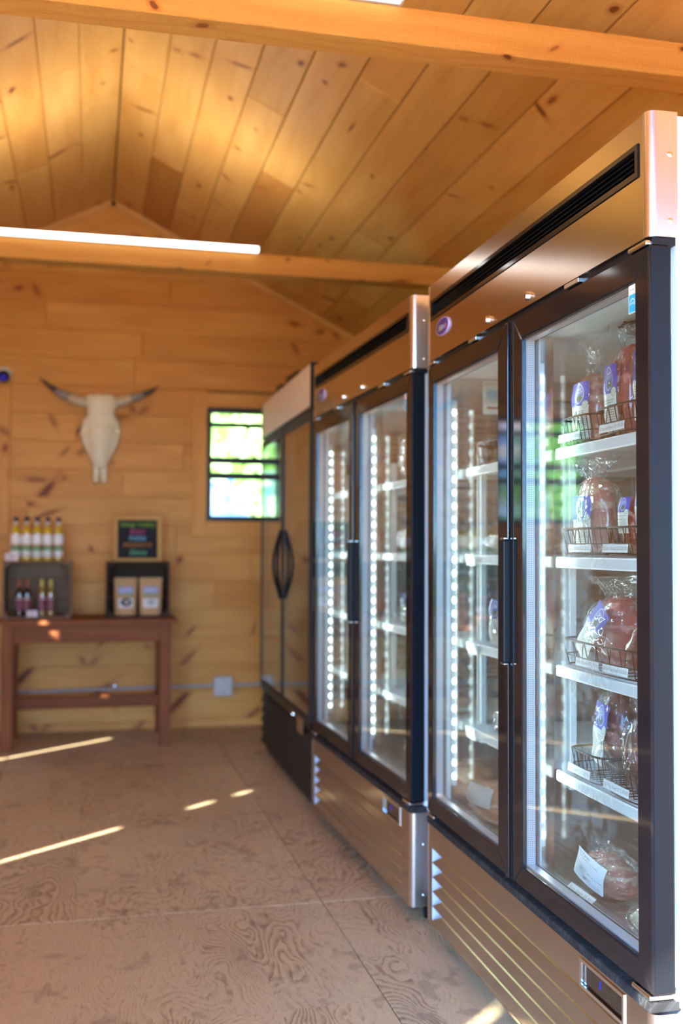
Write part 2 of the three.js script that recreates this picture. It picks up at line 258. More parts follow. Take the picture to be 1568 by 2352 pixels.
// windows
const blackFrame = new THREE.MeshStandardMaterial({ color: 0x16171a, roughness: 0.5 });
const paneMat = new THREE.MeshPhysicalMaterial({ color: 0xffffff, transmission: 1, roughness: 0, thickness: 0, ior: 1.5 });
WIN.forEach(([a, b, c, d], i) => {
  const w = structure('window_' + (i + 1)), f = 0.03;
  const fr = plate(rect(a, b, c, d), [[a + f, b - f, c + f + 0.005, d - f - 0.005]], 0.075); fr.translate(0, 0, -ZB + 0.006); part('frame', fr, blackFrame, w);
  const z = -ZB - 0.03, bar = (y0, y1, dz = 0) => part('rail', rbox(a + f, b - f, y0, y1, z - 0.012 + dz, z + 0.014 + dz, 0.003), blackFrame, w);
  bar(2.012, 2.046, -0.012); bar(1.764, 1.808, 0.004); bar(1.658, 1.703, 0.016);
  for (const [y0, y1] of [[c + f + 0.005, 1.658], [1.703, 1.764], [1.808, 2.012], [2.046, d - f - 0.005]]) part('pane', box(a + f, b - f, y0, y1, z - 0.002, z + 0.001), paneMat, w);
  const cw = 0.1, m = basis(V(1, 0, 0), V(0, 1, 0), V(0, 0, 1), V(0, 0, -ZB));
  const cz = (poly, grain) => board(poly, m, w, [bounceTintMats[0], bounceTintMats[3]], grain, 'casing_board', 0.017, 0.003);
  cz(rect(a - cw, a - 0.001, c - cw, d + cw), 'y'); cz(rect(b + 0.001, b + cw, c - cw, d + cw), 'y'); cz(rect(a, b, d + 0.001, d + cw), 'x'); cz(rect(a, b, c - cw, c - 0.001), 'x');
});

// ------------------------------------------------------------------ tie beams and the light bars on top of them
const tubeGlow = new THREE.MeshStandardMaterial({ color: 0xffffff, emissive: 0xffffff, emissiveIntensity: 4.5, roughness: 0.4 });
const fixtureMetal = new THREE.MeshStandardMaterial({ color: 0xcfd2d4, roughness: 0.45, metalness: 0.3 });
const BEAMS = [[2.68, 'rough sawn timber tie beam crossing overhead nearest the viewer'], [5.15, 'rough sawn timber tie beam farther back, under the long lit tube']];
BEAMS.forEach(([z, label], i) => {
  const g = thing('tie_beam', label, 'beam', [0, 2.565, -z - 0.051], 0, 'timber tie beams');
  const xr = RX + (RY - 2.665) / 0.5 - 0.004, L = XL + 0.01, pl = plank([[L, 0], [RX + (RY - 2.565) / 0.5 - 0.01, 0], [xr, 0.1], [L, 0.1]], 0.102, 0.003, 0.3 + i * 0.7, 0.2);
  const pos = pl.attributes.position, uv = pl.attributes.uv, nor = pl.attributes.normal;
  for (let k = 0; k < pos.count; k++) if (Math.abs(nor.getY(k)) > 0.7) uv.setY(k, 0.64 + pos.getZ(k)); else uv.setY(k, 0.22 + pos.getY(k) * 1.4);
  pl.translate(0, 0, -0.051); part('timber', pl, beamMat, g);
  const t = thing('light_bar', i ? 'white glowing tube light on the farther tie beam, fully visible' : 'white tube light on the near beam, cut by the top edge', 'light', [0.1, 2.665, -z + 0.012], 0, 'tube lights on the beams');
  part('housing', rbox(-0.69, 0.7, 0, 0.03, -0.022, -0.004, 0.003), fixtureMetal, t);
  for (const x of [-0.69, 0.694]) part('end_cap', rbox(x, x + 0.008, 0, 0.034, -0.0165, 0.0165, 0.003), fixtureMetal, t);
  const lens = new THREE.CylinderGeometry(0.0145, 0.0145, 1.38, 16, 1, false, 0, Math.PI * 2); lens.rotateZ(Math.PI / 2); lens.translate(0.004, 0.0165, 0.002); part('lit_tube', lens, tubeGlow, t);
  for (const [rx, k] of [[Math.PI / 2, 1]]) { const l = new THREE.RectAreaLight(new THREE.Color(1, 0.965, 0.89), TUBE_LIGHT * k, 1.36, 0.03); l.name = 'tube_light'; l.position.set(0.1, 2.665 + 0.021 + (k === 1 ? 0.02 : 0), -z + 0.012 + (k === 1 ? 0 : 0.02)); l.rotation.x = rx; scene.add(l); }
});

// ------------------------------------------------------------------ freezers
const steelGrain = dataTex(512, 512, (x, y, o) => { const v = 128 + 34 * (vn(x / 40, y / 1.3, 31, 13, 394) - 0.5) + 46 * (vn(x / 1.6, y / 1.6, 33) - 0.5); o[0] = o[1] = o[2] = v; }, false);
steelGrain.repeat.set(3, 3);
const steel = new THREE.MeshPhysicalMaterial({ color: new THREE.Color().setRGB(0.62, 0.57, 0.52), metalness: 1, roughness: 0.16, bumpMap: steelGrain, bumpScale: 0.00005 });
const chrome = new THREE.MeshPhysicalMaterial({ color: new THREE.Color().setRGB(0.82, 0.82, 0.83), metalness: 1, roughness: 0.12 });
const satin = new THREE.MeshPhysicalMaterial({ color: new THREE.Color().setRGB(0.78, 0.76, 0.73), metalness: 1, roughness: 0.26 });
const gloss = new THREE.MeshPhysicalMaterial({ color: new THREE.Color().setRGB(0.012, 0.011, 0.012), roughness: 0.07 });
const blackPlastic = new THREE.MeshPhysicalMaterial({ color: new THREE.Color().setRGB(0.009, 0.009, 0.011), roughness: 0.35, specularIntensity: 0.35 });
const sideGloss = new THREE.MeshPhysicalMaterial({ color: new THREE.Color().setRGB(0.008, 0.01, 0.014), roughness: 0.25, specularIntensity: 0.22 });
const sideWhite = new THREE.MeshPhysicalMaterial({ color: new THREE.Color().setRGB(0.72, 0.73, 0.74), roughness: 0.35 });
const ventBlack = new THREE.MeshStandardMaterial({ color: new THREE.Color().setRGB(0.006, 0.006, 0.007), roughness: 0.5 });
const waves = dataTex(256, 1024, (x, y, o) => { o[0] = o[1] = o[2] = 255 * (0.6 * vn(x / 90, y / 26, 41, 3, 40) + 0.4 * vn(x / 40, y / 9, 43, 7, 114)); }, false);
const liner = new THREE.MeshPhysicalMaterial({ color: new THREE.Color().setRGB(0.66, 0.67, 0.66), metalness: 0.9, roughness: 0.09, bumpMap: waves, bumpScale: 0.0016 });
const linerWhite = new THREE.MeshPhysicalMaterial({ color: new THREE.Color().setRGB(0.8, 0.82, 0.82), roughness: 0.35 });
const gasketWhite = new THREE.MeshStandardMaterial({ color: new THREE.Color().setRGB(0.78, 0.79, 0.8), roughness: 0.4, metalness: 0.2 });
const perf = dataTex(64, 64, (x, y, o) => { const d = Math.hypot((x % 32) - 16, (y % 32) - 16); const v = d < 8 ? 90 : 214; o[0] = v; o[1] = v; o[2] = v + 4; });
perf.repeat.set(1 / 0.009, 1 / 0.009);
const spacerMat = new THREE.MeshStandardMaterial({ map: perf, roughness: 0.35, metalness: 0.5 });
const doorGlass = new THREE.MeshPhysicalMaterial({ color: new THREE.Color().setRGB(0.94, 0.97, 0.96), transmission: 1, roughness: 0, thickness: 0, ior: 1.52 });
const ledGlow = new THREE.MeshStandardMaterial({ color: 0xffffff, emissive: new THREE.Color(0.82, 0.95, 1), emissiveIntensity: 16, roughness: 0.4 });
const stripWhite = new THREE.MeshStandardMaterial({ color: 0xe4e8ea, roughness: 0.45 });
const shelfWhite = new THREE.MeshPhysicalMaterial({ color: new THREE.Color().setRGB(0.8, 0.84, 0.86), roughness: 0.32, clearcoat: 0.4 });
const dustTex = dataTex(1024, 64, (x, y, o) => { const d = clamp(vn(x / 14, y / 22, 51) * 0.5 + vn(x / 3, y / 6, 52) * 0.5 - 0.3) * 1.2 * (0.3 + vn(x / 0.7, y / 1.1, 53)); for (let c = 0; c < 3; c++) o[c] = mix(14, [92, 94, 92][c], clamp(d)); });
const dusty = new THREE.MeshStandardMaterial({ map: dustTex, roughness: 0.8 });
const darkBody = new THREE.MeshStandardMaterial({ color: 0x17181a, roughness: 0.6 });

const badgeTex = canvasTex(512, 256, (g, w, h) => {
  g.fillStyle = '#c9b7e8'; g.fillRect(0, 0, w, h); g.fillStyle = '#4a2a8c'; g.beginPath(); g.ellipse(w / 2, h / 2, w * 0.475, h * 0.46, 0, 0, 7); g.fill();
  g.font = 'italic bold 118px serif'; g.textAlign = 'center'; g.textBaseline = 'middle';
  const gr = g.createLinearGradient(90, 70, 430, 190); ['#ffe64a', '#c9e64a', '#ffffff', '#7fe0ff', '#ff9ae0', '#ffb84a'].forEach((c, i) => gr.addColorStop(i / 5, c)); g.fillStyle = gr; g.fillText('Atosa', w / 2 - 6, h / 2 + 4);
  g.font = 'bold 26px sans-serif'; g.fillText('®', w * 0.84, h * 0.33);
});
const badgeFace = new THREE.MeshPhysicalMaterial({ map: badgeTex, roughness: 0.45 });
const energyTex = canvasTex(128, 256, (g) => { g.fillStyle = '#f4f2ee'; g.fillRect(0, 0, 128, 256); g.fillStyle = '#8c5a3a'; g.font = 'bold 20px sans-serif'; g.fillText('Freezer', 24, 50); g.fillStyle = '#2fb4e6'; g.fillRect(6, 86, 116, 164); g.strokeStyle = '#fff'; g.lineWidth = 8; g.beginPath(); g.arc(64, 160, 34, 3.4, 6.0); g.stroke(); g.font = 'italic 34px serif'; g.fillStyle = '#fff'; g.fillText('energy', 14, 176); g.font = 'bold 20px sans-serif'; g.fillText('★', 92, 150); });
const energyMat = new THREE.MeshStandardMaterial({ map: energyTex, roughness: 0.5 });
const noticeTex = canvasTex(256, 320, (g) => { g.fillStyle = '#efece6'; g.fillRect(0, 0, 256, 320); g.fillStyle = '#6b655c'; for (let i = 0; i < 17; i++) g.fillRect(18, 20 + i * 12, 120 + hash(i, 3, 8) * 100, 3); g.fillStyle = '#9a5a4a'; g.fillRect(40, 248, 180, 20); });
const noticeMat = new THREE.MeshStandardMaterial({ map: noticeTex, roughness: 0.7 });
const displayTex = canvasTex(256, 96, (g) => { g.fillStyle = '#070709'; g.fillRect(0, 0, 256, 96); g.strokeStyle = '#26262a'; g.lineWidth = 2; g.beginPath(); g.moveTo(8, 60); g.lineTo(60, 88); g.moveTo(120, 76); g.lineTo(240, 84); g.stroke(); });
const displayMat = new THREE.MeshPhysicalMaterial({ map: displayTex, roughness: 0.15, clearcoat: 1 });
const blueDigit = new THREE.MeshStandardMaterial({ color: 0x1a1ad0, emissive: 0x2222ff, emissiveIntensity: 0.5 });
// frost on the inside of the near glass: crystals with hard edges, patchy
const frostTex = dataTex(512, 1024, (x, y, o) => { const u = x / 512, v = y / 1024; const reach = sstep(0.02, 0.18, u) * (1 - sstep(0.5, 0.86, u)) * sstep(0.03, 0.14, v) * (1 - sstep(0.5, 0.78, v)); const n = vn(u * 7, v * 13, 61) * 0.55 + vn(u * 22, v * 40, 62) * 0.3 + vn(u * 80, v * 160, 63) * 0.25; const a = clamp(sstep(0.42, 0.62, n) * 0.75 + 0.2 * n) * reach; o[0] = o[1] = o[2] = 255 * clamp(a * 0.55); }, false);
const frostMat = new THREE.MeshStandardMaterial({ color: 0xe6f2f4, roughness: 0.8, transparent: true, alphaMap: frostTex, opacity: 0.55, side: THREE.DoubleSide });

const FW = 1.389, FD = 0.8, FT = 2.02;
function frame4(x0, x1, y0, y1, ix0, ix1, iy0, iy1, zf, t) { // mitred door frame, front at zf, with bevelled outer front edge
  const s = new THREE.Shape(rect(x0, x1, y0, y1).map((p) => new THREE.Vector2(...p)));
  s.holes.push(new THREE.Path([[ix0, iy0], [ix0, iy1], [ix1, iy1], [ix1, iy0]].map((p) => new THREE.Vector2(...p))));
  const g = new THREE.ExtrudeGeometry(s, { depth: t - 0.006, bevelEnabled: true, bevelThickness: 0.003, bevelSize: 0.003, bevelOffset: -0.003, bevelSegments: 2 }); g.translate(0, 0, zf - t + 0.003); return g;
}
function miter(x0, x1, y0, y1, ix0, ix1, iy0, iy1, zf, t) { // four mitred members of a frame
  const q = [[[x0, y0], [x1, y0], [ix1, iy0], [ix0, iy0]], [[x1, y0], [x1, y1], [ix1, iy1], [ix1, iy0]], [[x1, y1], [x0, y1], [ix0, iy1], [ix1, iy1]], [[x0, y1], [x0, y0], [ix0, iy0], [ix0, iy1]]];
  return q.map((p) => { const g = plank(inset(p, 0.0003), t, 0.003, 0, 0); g.translate(0, 0, zf - t); return g; });
}
function wireShelf(x0, x1, y, z0, z1) { // z1 = front; white coated wires, a thick front rail and back rail
  const L = [rbox(x0, x1, y - 0.028, y, z1 - 0.014, z1, 0.005), rbox(x0, x1, y - 0.014, y - 0.002, z0, z0 + 0.01, 0.003)];
  for (let z = z0 + 0.17; z < z1 - 0.05; z += 0.17) L.push(box(x0, x1, y - 0.012, y - 0.005, z, z + 0.006));
  for (const x of [x0, x1 - 0.008]) L.push(box(x, x + 0.008, y - 0.018, y - 0.001, z0, z1 - 0.006));
  for (let x = x0 + 0.016; x < x1 - 0.01; x += 0.0125) L.push(box(x, x + 0.004, y - 0.004, y, z0, z1 - 0.004));
  return merge(L);
}
const ledGeo = new THREE.SphereGeometry(0.0078, 8, 6); ledGeo.scale(1, 1.25, 0.8);
const slatGeo = new Map();
function place(x0, z0, a, w = FW, d = FD) { // front corner nearest the camera, front line turned by a
  const dir = V(-Math.sin(a), 0, Math.cos(a)), inw = V(Math.cos(a), 0, Math.sin(a));
  const o = V(x0, 0, -z0).addScaledVector(dir, -w / 2).addScaledVector(inw, d / 2);
  return [o, -Math.PI / 2 - a];
}
function glassFreezer(x0, z0, a, label) {
  const [o, turn] = place(x0, z0, a), F = FD / 2, h = FW / 2, g = thing('glass_door_freezer', label, 'freezer', [o.x, o.y, o.z], turn, 'steel topped two door freezers');
  const Z = (dep) => F - dep;
  // body
  for (const s of [-1, 1]) { const b = box(-0.024, 0.024, 0.36, 1.785, Z(0.797), Z(0.056)); b.translate(s * (h - 0.0255), 0, 0); part('side_panel', b, sideWhite, g); const l = box(-0.0015, 0.0015, 0.39, 1.73, Z(0.75), Z(0.06)); l.translate(s * (h - 0.052), 0, 0); part('side_liner', l, liner, g); }
  part('lower_housing', box(-h + 0.003, h - 0.003, 0.06, 0.36, Z(0.797), Z(0.06)), sideWhite, g);
  part('upper_housing', box(-h + 0.003, h - 0.003, 1.785, 2.015, Z(0.797), Z(0.06)), sideWhite, g);
  part('back_panel', box(-h + 0.003, h - 0.003, 0.36, 1.785, Z(0.797), Z(0.756)), sideWhite, g);
  part('back_liner', box(-h + 0.052, h - 0.052, 0.39, 1.73, Z(0.755), Z(0.75)), liner, g);
  part('top_liner', box(-h + 0.05, h - 0.05, 1.73, 1.784, Z(0.755), Z(0.062)), linerWhite, g);
  part('floor_pan', box(-h + 0.05, h - 0.05, 0.362, 0.388, Z(0.755), Z(0.062)), liner, g);
  part('sill', rbox(-h + 0.004, h - 0.004, 0.372, 0.388, Z(0.061), Z(0.048), 0.002), linerWhite, g);
  for (const [p, q] of [[-h + 0.02, -h + 0.05], [h - 0.05, h - 0.02]]) part('jamb', box(p, q, 0.39, 1.765, Z(0.0595), Z(0.052)), linerWhite, g);
  // mullion with polished sides
  part('mullion', rbox(-0.032, 0.03, 0.389, 1.765, Z(0.105), Z(0.053), 0.004), steel, g);
  // fan guard in the interior ceiling
  const fan = []; for (let k = 1; k < 8; k++) { const t = new THREE.TorusGeometry(0.016 * k, 0.0022, 5, 30); t.rotateX(Math.PI / 2); t.translate(0.24, 1.722, Z(0.3)); fan.push(t); } for (let k = 0; k < 6; k++) { const an = k * Math.PI / 6; fan.push(rod(V(0.24 - 0.115 * Math.cos(an), 1.726, Z(0.3) - 0.115 * Math.sin(an)), V(0.24 + 0.115 * Math.cos(an), 1.726, Z(0.3) + 0.115 * Math.sin(an)), 0.002, 5)); }
  part('fan_guard', merge(fan), blackPlastic, g);
  // light strips: left jamb and mullion (the two whose face the viewer sees), plus the near jamb
  for (const [x, dx] of [[-h + 0.056, 1], [0.033, 1], [-0.035, -1], [h - 0.056, -1]]) {
    const st = part('led_strip', rbox(x - 0.002 * dx - 0.003, x - 0.002 * dx + 0.003, 0.47, 1.66, Z(0.078), Z(0.06), 0.0015), stripWhite, g);
    if (dx > 0) for (let i = 0; i < 28; i++) { const m = part('led', ledGeo, ledGlow, st); m.position.set(x + 0.0025, 0.5 + i * 0.0415, Z(0.068)); }
    const l = new THREE.RectAreaLight(new THREE.Color(0.85, 0.96, 1), FREEZER_LIGHT * (dx > 0 ? 1 : 0.8), 0.012, 1.14); l.name = 'freezer_strip_light'; l.position.set(x + 0.011 * dx, 1.06, Z(0.069)); l.rotation.y = -dx * (Math.PI / 2) + dx * -0.5; if (dx < 0) l.rotation.y = Math.PI / 2 + 0.5 - Math.PI * 0; g.add(l); l.rotation.y = dx > 0 ? -(Math.PI / 2 - 0.55) : Math.PI / 2 - 0.55;
  }
  // shelf posts and shelves
  for (const x of [-h + 0.066, -0.012, 0.012, h - 0.066]) for (const dep of [0.15, 0.68]) part('shelf_post', rbox(x - 0.008, x + 0.008, 0.6, 1.53, Z(dep + 0.018), Z(dep), 0.002), linerWhite, g);
  for (const y of [1.447, 1.18, 0.915, 0.66]) { part('wire_shelf', wireShelf(-h + 0.075, -0.035, y, Z(0.7), Z(0.1)), shelfWhite, g); part('wire_shelf', wireShelf(0.045, h - 0.075, y, Z(0.7), Z(0.1)), shelfWhite, g); }
  // doors
  for (const [dx0, dx1, gx0, gx1, far] of [[0.021, h - 0.003, 0.072, 0.637, 0], [-h + 0.003, -0.021, -0.642, -0.087, 1]]) {
    const d = new THREE.Group(); d.name = 'door'; g.add(d); d.userData.label = far ? 'far door' : 'near door';
    const y0 = 0.386, y1 = 1.767, gy0 = 0.437, gy1 = 1.711;
    for (const m of miter(dx0, dx1, y0, y1, gx0, gx1, gy0, gy1, Z(0), 0.046)) part('frame_member', m, gloss, d);
    part('edge_band', rbox(far ? dx0 - 0.001 : dx1 - 0.001, far ? dx0 + 0.001 : dx1 + 0.0015, y0 + 0.003, y1 - 0.003, Z(0.043), Z(0.004), 0.0004), sideGloss, d);
    for (const dep of [0.009, 0.036]) part('pane', box(gx0 - 0.004, gx1 + 0.004, gy0 - 0.004, gy1 + 0.004, Z(dep), Z(dep - 0.002)), doorGlass, d);
    const sp = (p, q, r, s) => { const b = box(p, q, r, s, Z(0.033), Z(0.012)); const uv = b.attributes.uv, ps = b.attributes.position; for (let i = 0; i < uv.count; i++) uv.setXY(i, ps.getX(i) + ps.getZ(i), ps.getY(i)); part('spacer', b, spacerMat, d); };
    sp(gx0, gx0 + 0.005, gy0, gy1); sp(gx1 - 0.005, gx1, gy0, gy1); sp(gx0, gx1, gy0, gy0 + 0.005); sp(gx0, gx1, gy1 - 0.005, gy1);
    const gk = plate(rect(dx0 + 0.01, dx1 - 0.01, y0 + 0.008, y1 - 0.008), [[gx0 - 0.004, gx1 + 0.004, gy0 - 0.004, gy1 + 0.004]], 0.006); gk.translate(0, 0, Z(0.0462)); part('gasket', gk, gasketWhite, d);
    if (far) { part('pull_strip', rbox(-0.0215, -0.003, y0, y1, Z(0.03), Z(-0.007), 0.004, 3), gloss, d); part('grip', rbox(-0.031, 0.002, 0.915, 1.222, Z(0.01), Z(-0.02), 0.005, 3), blackPlastic, d); for (const y of [0.911, 1.2225]) part('grip_end', rbox(-0.027, -0.001, y, y + 0.004, Z(0.0), Z(-0.016), 0.001), chrome, d); } else part('pull_strip', rbox(0.004, 0.0215, y0, y1, Z(0.03), Z(-0.002), 0.004, 3), blackPlastic, d);
    for (const yy of [y1, y0 - 0.012]) { const xx = far ? dx0 + 0.004 : dx1 - 0.074; part('hinge', rbox(xx, xx + 0.07, yy + 0.001, yy + 0.0105, Z(0.045), Z(-0.004), 0.003), chrome, d); }
    part('stop_clip', rbox(far ? -0.3 : 0.33, far ? -0.24 : 0.4, 1.7685, 1.779, Z(0.03), Z(-0.005), 0.002), satin, d);
    if (!far) part('energy_sticker', box(0.602, 0.633, 1.655, 1.71, Z(0.0069), Z(0.0063)), energyMat, d, 'small blue and white sticker');
  }
  // header
  const hd = plate(rect(-h + 0.02, h - 0.02, 1.783, FT), [[-0.664, 0.658, 1.906, 1.972]], 0.02); hd.translate(0, 0, Z(0)); part('header_panel', hd, steel, g, 'brushed steel header');
  part('header_backing', box(-h + 0.02, h - 0.02, 1.785, FT - 0.001, Z(0.061), Z(0.048)), ventBlack, g);
  part('header_top', box(-h + 0.02, h - 0.02, FT - 0.003, FT, Z(0.06), Z(0.0205)), steel, g);
  part('header_base', box(-h + 0.004, h - 0.004, 1.769, 1.7825, Z(0.06), Z(0.008)), blackPlastic, g);
  const vf = plate(rect(-0.662, 0.656, 1.907, 1.971), [[-0.652, 0.646, 1.918, 1.961]], 0.012); vf.translate(0, 0, Z(-0.003)); const vent = part('vent_frame', vf, gloss, g);
  for (let k = 0; k < 4; k++) { const s = box(-0.651, 0.645, -0.0065, 0.0065, -0.001, 0.001); s.rotateX(-0.75); s.translate(0, 1.9235 + k * 0.0107, Z(0.008)); part('vent_slat', s, blackPlastic, vent); }
  const bd = new THREE.CylinderGeometry(0.5, 0.5, 1, 40); bd.rotateX(Math.PI / 2); bd.scale(0.118, 0.052, 0.005); bd.translate(-0.533, 1.866, Z(-0.0025));
  { const p = bd.attributes.position, uv = bd.attributes.uv; for (let i = 0; i < p.count; i++) uv.setXY(i, (p.getX(i) + 0.533) / 0.118 + 0.5, (p.getY(i) - 1.866) / 0.052 + 0.5); } part('badge', bd, badgeFace, g, 'purple oval badge with rainbow lettering');
  for (const x of [-0.15, 0.12]) { const k = cyl(0.012, 0.0095, 0.012, 20); k.rotateX(Math.PI / 2); k.translate(x, 1.8045, Z(-0.005)); const lk = part('lock', k, chrome, g); part('keyway', box(x - 0.001, x + 0.001, 1.7995, 1.8095, Z(-0.011), Z(-0.0114)), ventBlack, lk); }
  // corner trims, upper and lower, wrapped round the edge
  for (const s of [-1, 1]) for (const [y0, y1] of [[1.783, FT + 0.001], [0.056, 0.352]]) {
    const r = 0.017, pts = [[-0.021, 0], [-r, 0]]; for (let i = 1; i <= 8; i++) { const an = (i / 8) * Math.PI / 2; pts.push([-r + r * Math.sin(an), -r + r * Math.cos(an)]); } pts.push([0, -0.06]);
    const inn = [...pts].reverse().map(([x, z]) => [x === 0 && z === -0.06 ? -0.002 : x * 0.999 - 0.0013, z - (z > -0.03 ? 0.0015 : 0)]);
    const sh = new THREE.Shape([...pts, ...inn].map(([x, z]) => new THREE.Vector2(x, -z))); const e = new THREE.ExtrudeGeometry(sh, { depth: y1 - y0, bevelEnabled: false }); e.rotateX(-Math.PI / 2); // local y -> -z, depth -> y
    const p = e.attributes.position; e.translate(0, y0, 0); if (s < 0) { e.scale(-1, 1, 1); const id = e.attributes.position.array; for (let i = 0; i < id.length; i += 9) for (let c = 0; c < 3; c++) { const t = id[i + c]; id[i + c] = id[i + 6 + c]; id[i + 6 + c] = t; } } e.computeVertexNormals(); e.translate(s * (h + 0.0008), 0, Z(-0.0012));
    const tr = part('corner_trim', e, satin, g);
    if (s > 0) for (const yy of [y0 + (y1 - y0) * 0.08 + 0.012, y0 + (y1 - y0) * 0.66]) { const sc = new THREE.SphereGeometry(0.0055, 12, 6, 0, 6.3, 0, 1.57); sc.scale(1, 0.5, 1); sc.rotateZ(-Math.PI / 2); sc.translate(h + 0.001, yy, Z(0.043)); part('screw', sc, chrome, tr); }
  }
  // dusty ledge, base panel with louvres, display
  { const b = rbox(-h + 0.006, h - 0.006, 0.353, 0.372, Z(0.06), Z(-0.004), 0.003); const uv = b.attributes.uv, p = b.attributes.position; for (let i = 0; i < uv.count; i++) uv.setXY(i, p.getX(i) / 1.4, (p.getZ(i) + p.getY(i)) / 0.09); part('ledge', b, dusty, g); }
  const bp = plate(rect(-h + 0.02, h - 0.02, 0.056, 0.352), [[-0.652, 0.6, 0.064, 0.283], [0.398, 0.58, 0.29, 0.34]], 0.003); bp.translate(0, 0, Z(0)); part('base_panel', bp, steel, g);
  for (let k = 0; k < 5; k++) { // louvre blades leaning out at the bottom
    const y0 = 0.064 + k * 0.0438, sh = new THREE.Shape([[0, y0], [-0.003, y0 + 0.034], [-0.007, y0 + 0.038], [-0.034, y0 + 0.0437], [-0.036, y0 + 0.0428], [-0.01, y0 + 0.0368], [-0.007, y0 + 0.034], [-0.0035, y0]].map((p) => new THREE.Vector2(...p)));
    const e = new THREE.ExtrudeGeometry(sh, { depth: 1.252, bevelEnabled: false }); e.rotateY(Math.PI / 2); // x -> -z
    e.scale(1, 1, -1); const id = e.attributes.position.array; for (let i = 0; i < id.length; i += 9) for (let c = 0; c < 3; c++) { const t = id[i + c]; id[i + c] = id[i + 6 + c]; id[i + 6 + c] = t; } for (let i = 0; i < id.length; i += 3) if (id[i] < 0.01) id[i] += 0.006 + 0.095 * Math.pow(clamp((id[i + 1] - y0) / 0.0436), 0.8); e.computeVertexNormals(); e.translate(-0.652, 0, Z(0.001)); part('louvre', e, steel, g);
  }
  for (const x of [-0.655, 0.6005]) part('louvre_end', box(x, x + 0.0028, 0.06, 0.287, Z(0.045), Z(0.0035)), sideWhite, g);
  part('louvre_backing', box(-0.65, 0.6, 0.06, 0.287, Z(0.058), Z(0.046)), ventBlack, g);
  const dp = part('display', box(0.399, 0.579, 0.291, 0.339, Z(0.006), Z(0.003)), displayMat, g, 'black control display');
  const bz = plate(rect(0.392, 0.585, 0.285, 0.345), [[0.4, 0.578, 0.292, 0.338]], 0.004); bz.translate(0, 0, Z(-0.003)); part('bezel', bz, chrome, dp); part('digit', box(0.474, 0.477, 0.31, 0.326, Z(0.003), Z(0.0024)), blueDigit, dp);
  // short feet
  for (const x of [-h + 0.06, h - 0.06]) for (const z of [Z(0.09), Z(0.72)]) { const f = cyl(0.025, 0.03, 0.06, 14); f.translate(x, 0.03, z); part('foot', f, blackPlastic, g); }
  return { g, Z, F };
}
const f1 = glassFreezer(1.0045, 1.7503, 0.0161, 'nearest two door glass freezer with price tagged meat behind its near door');
const f2 = glassFreezer(1.0048, 3.2363, -0.0232, 'middle two door glass freezer, standing between the other two');
{ // frost and notice in the nearest freezer
  const d = f1.g.children.filter((c) => c.name === 'door'); const fr = new THREE.PlaneGeometry(0.565, 1.274); fr.translate(0.3545, 1.074, f1.Z(0.0385)); const m = part('frost', fr, frostMat, d[0], 'white frost on the glass'); m.castShadow = false;
  const n = new THREE.BoxGeometry(0.0006, 0.105, 0.082); n.translate(-FW / 2 + 0.054, 1.672, f1.Z(0.205)); part('notice', n, noticeMat, f1.g, 'printed paper notice');
}

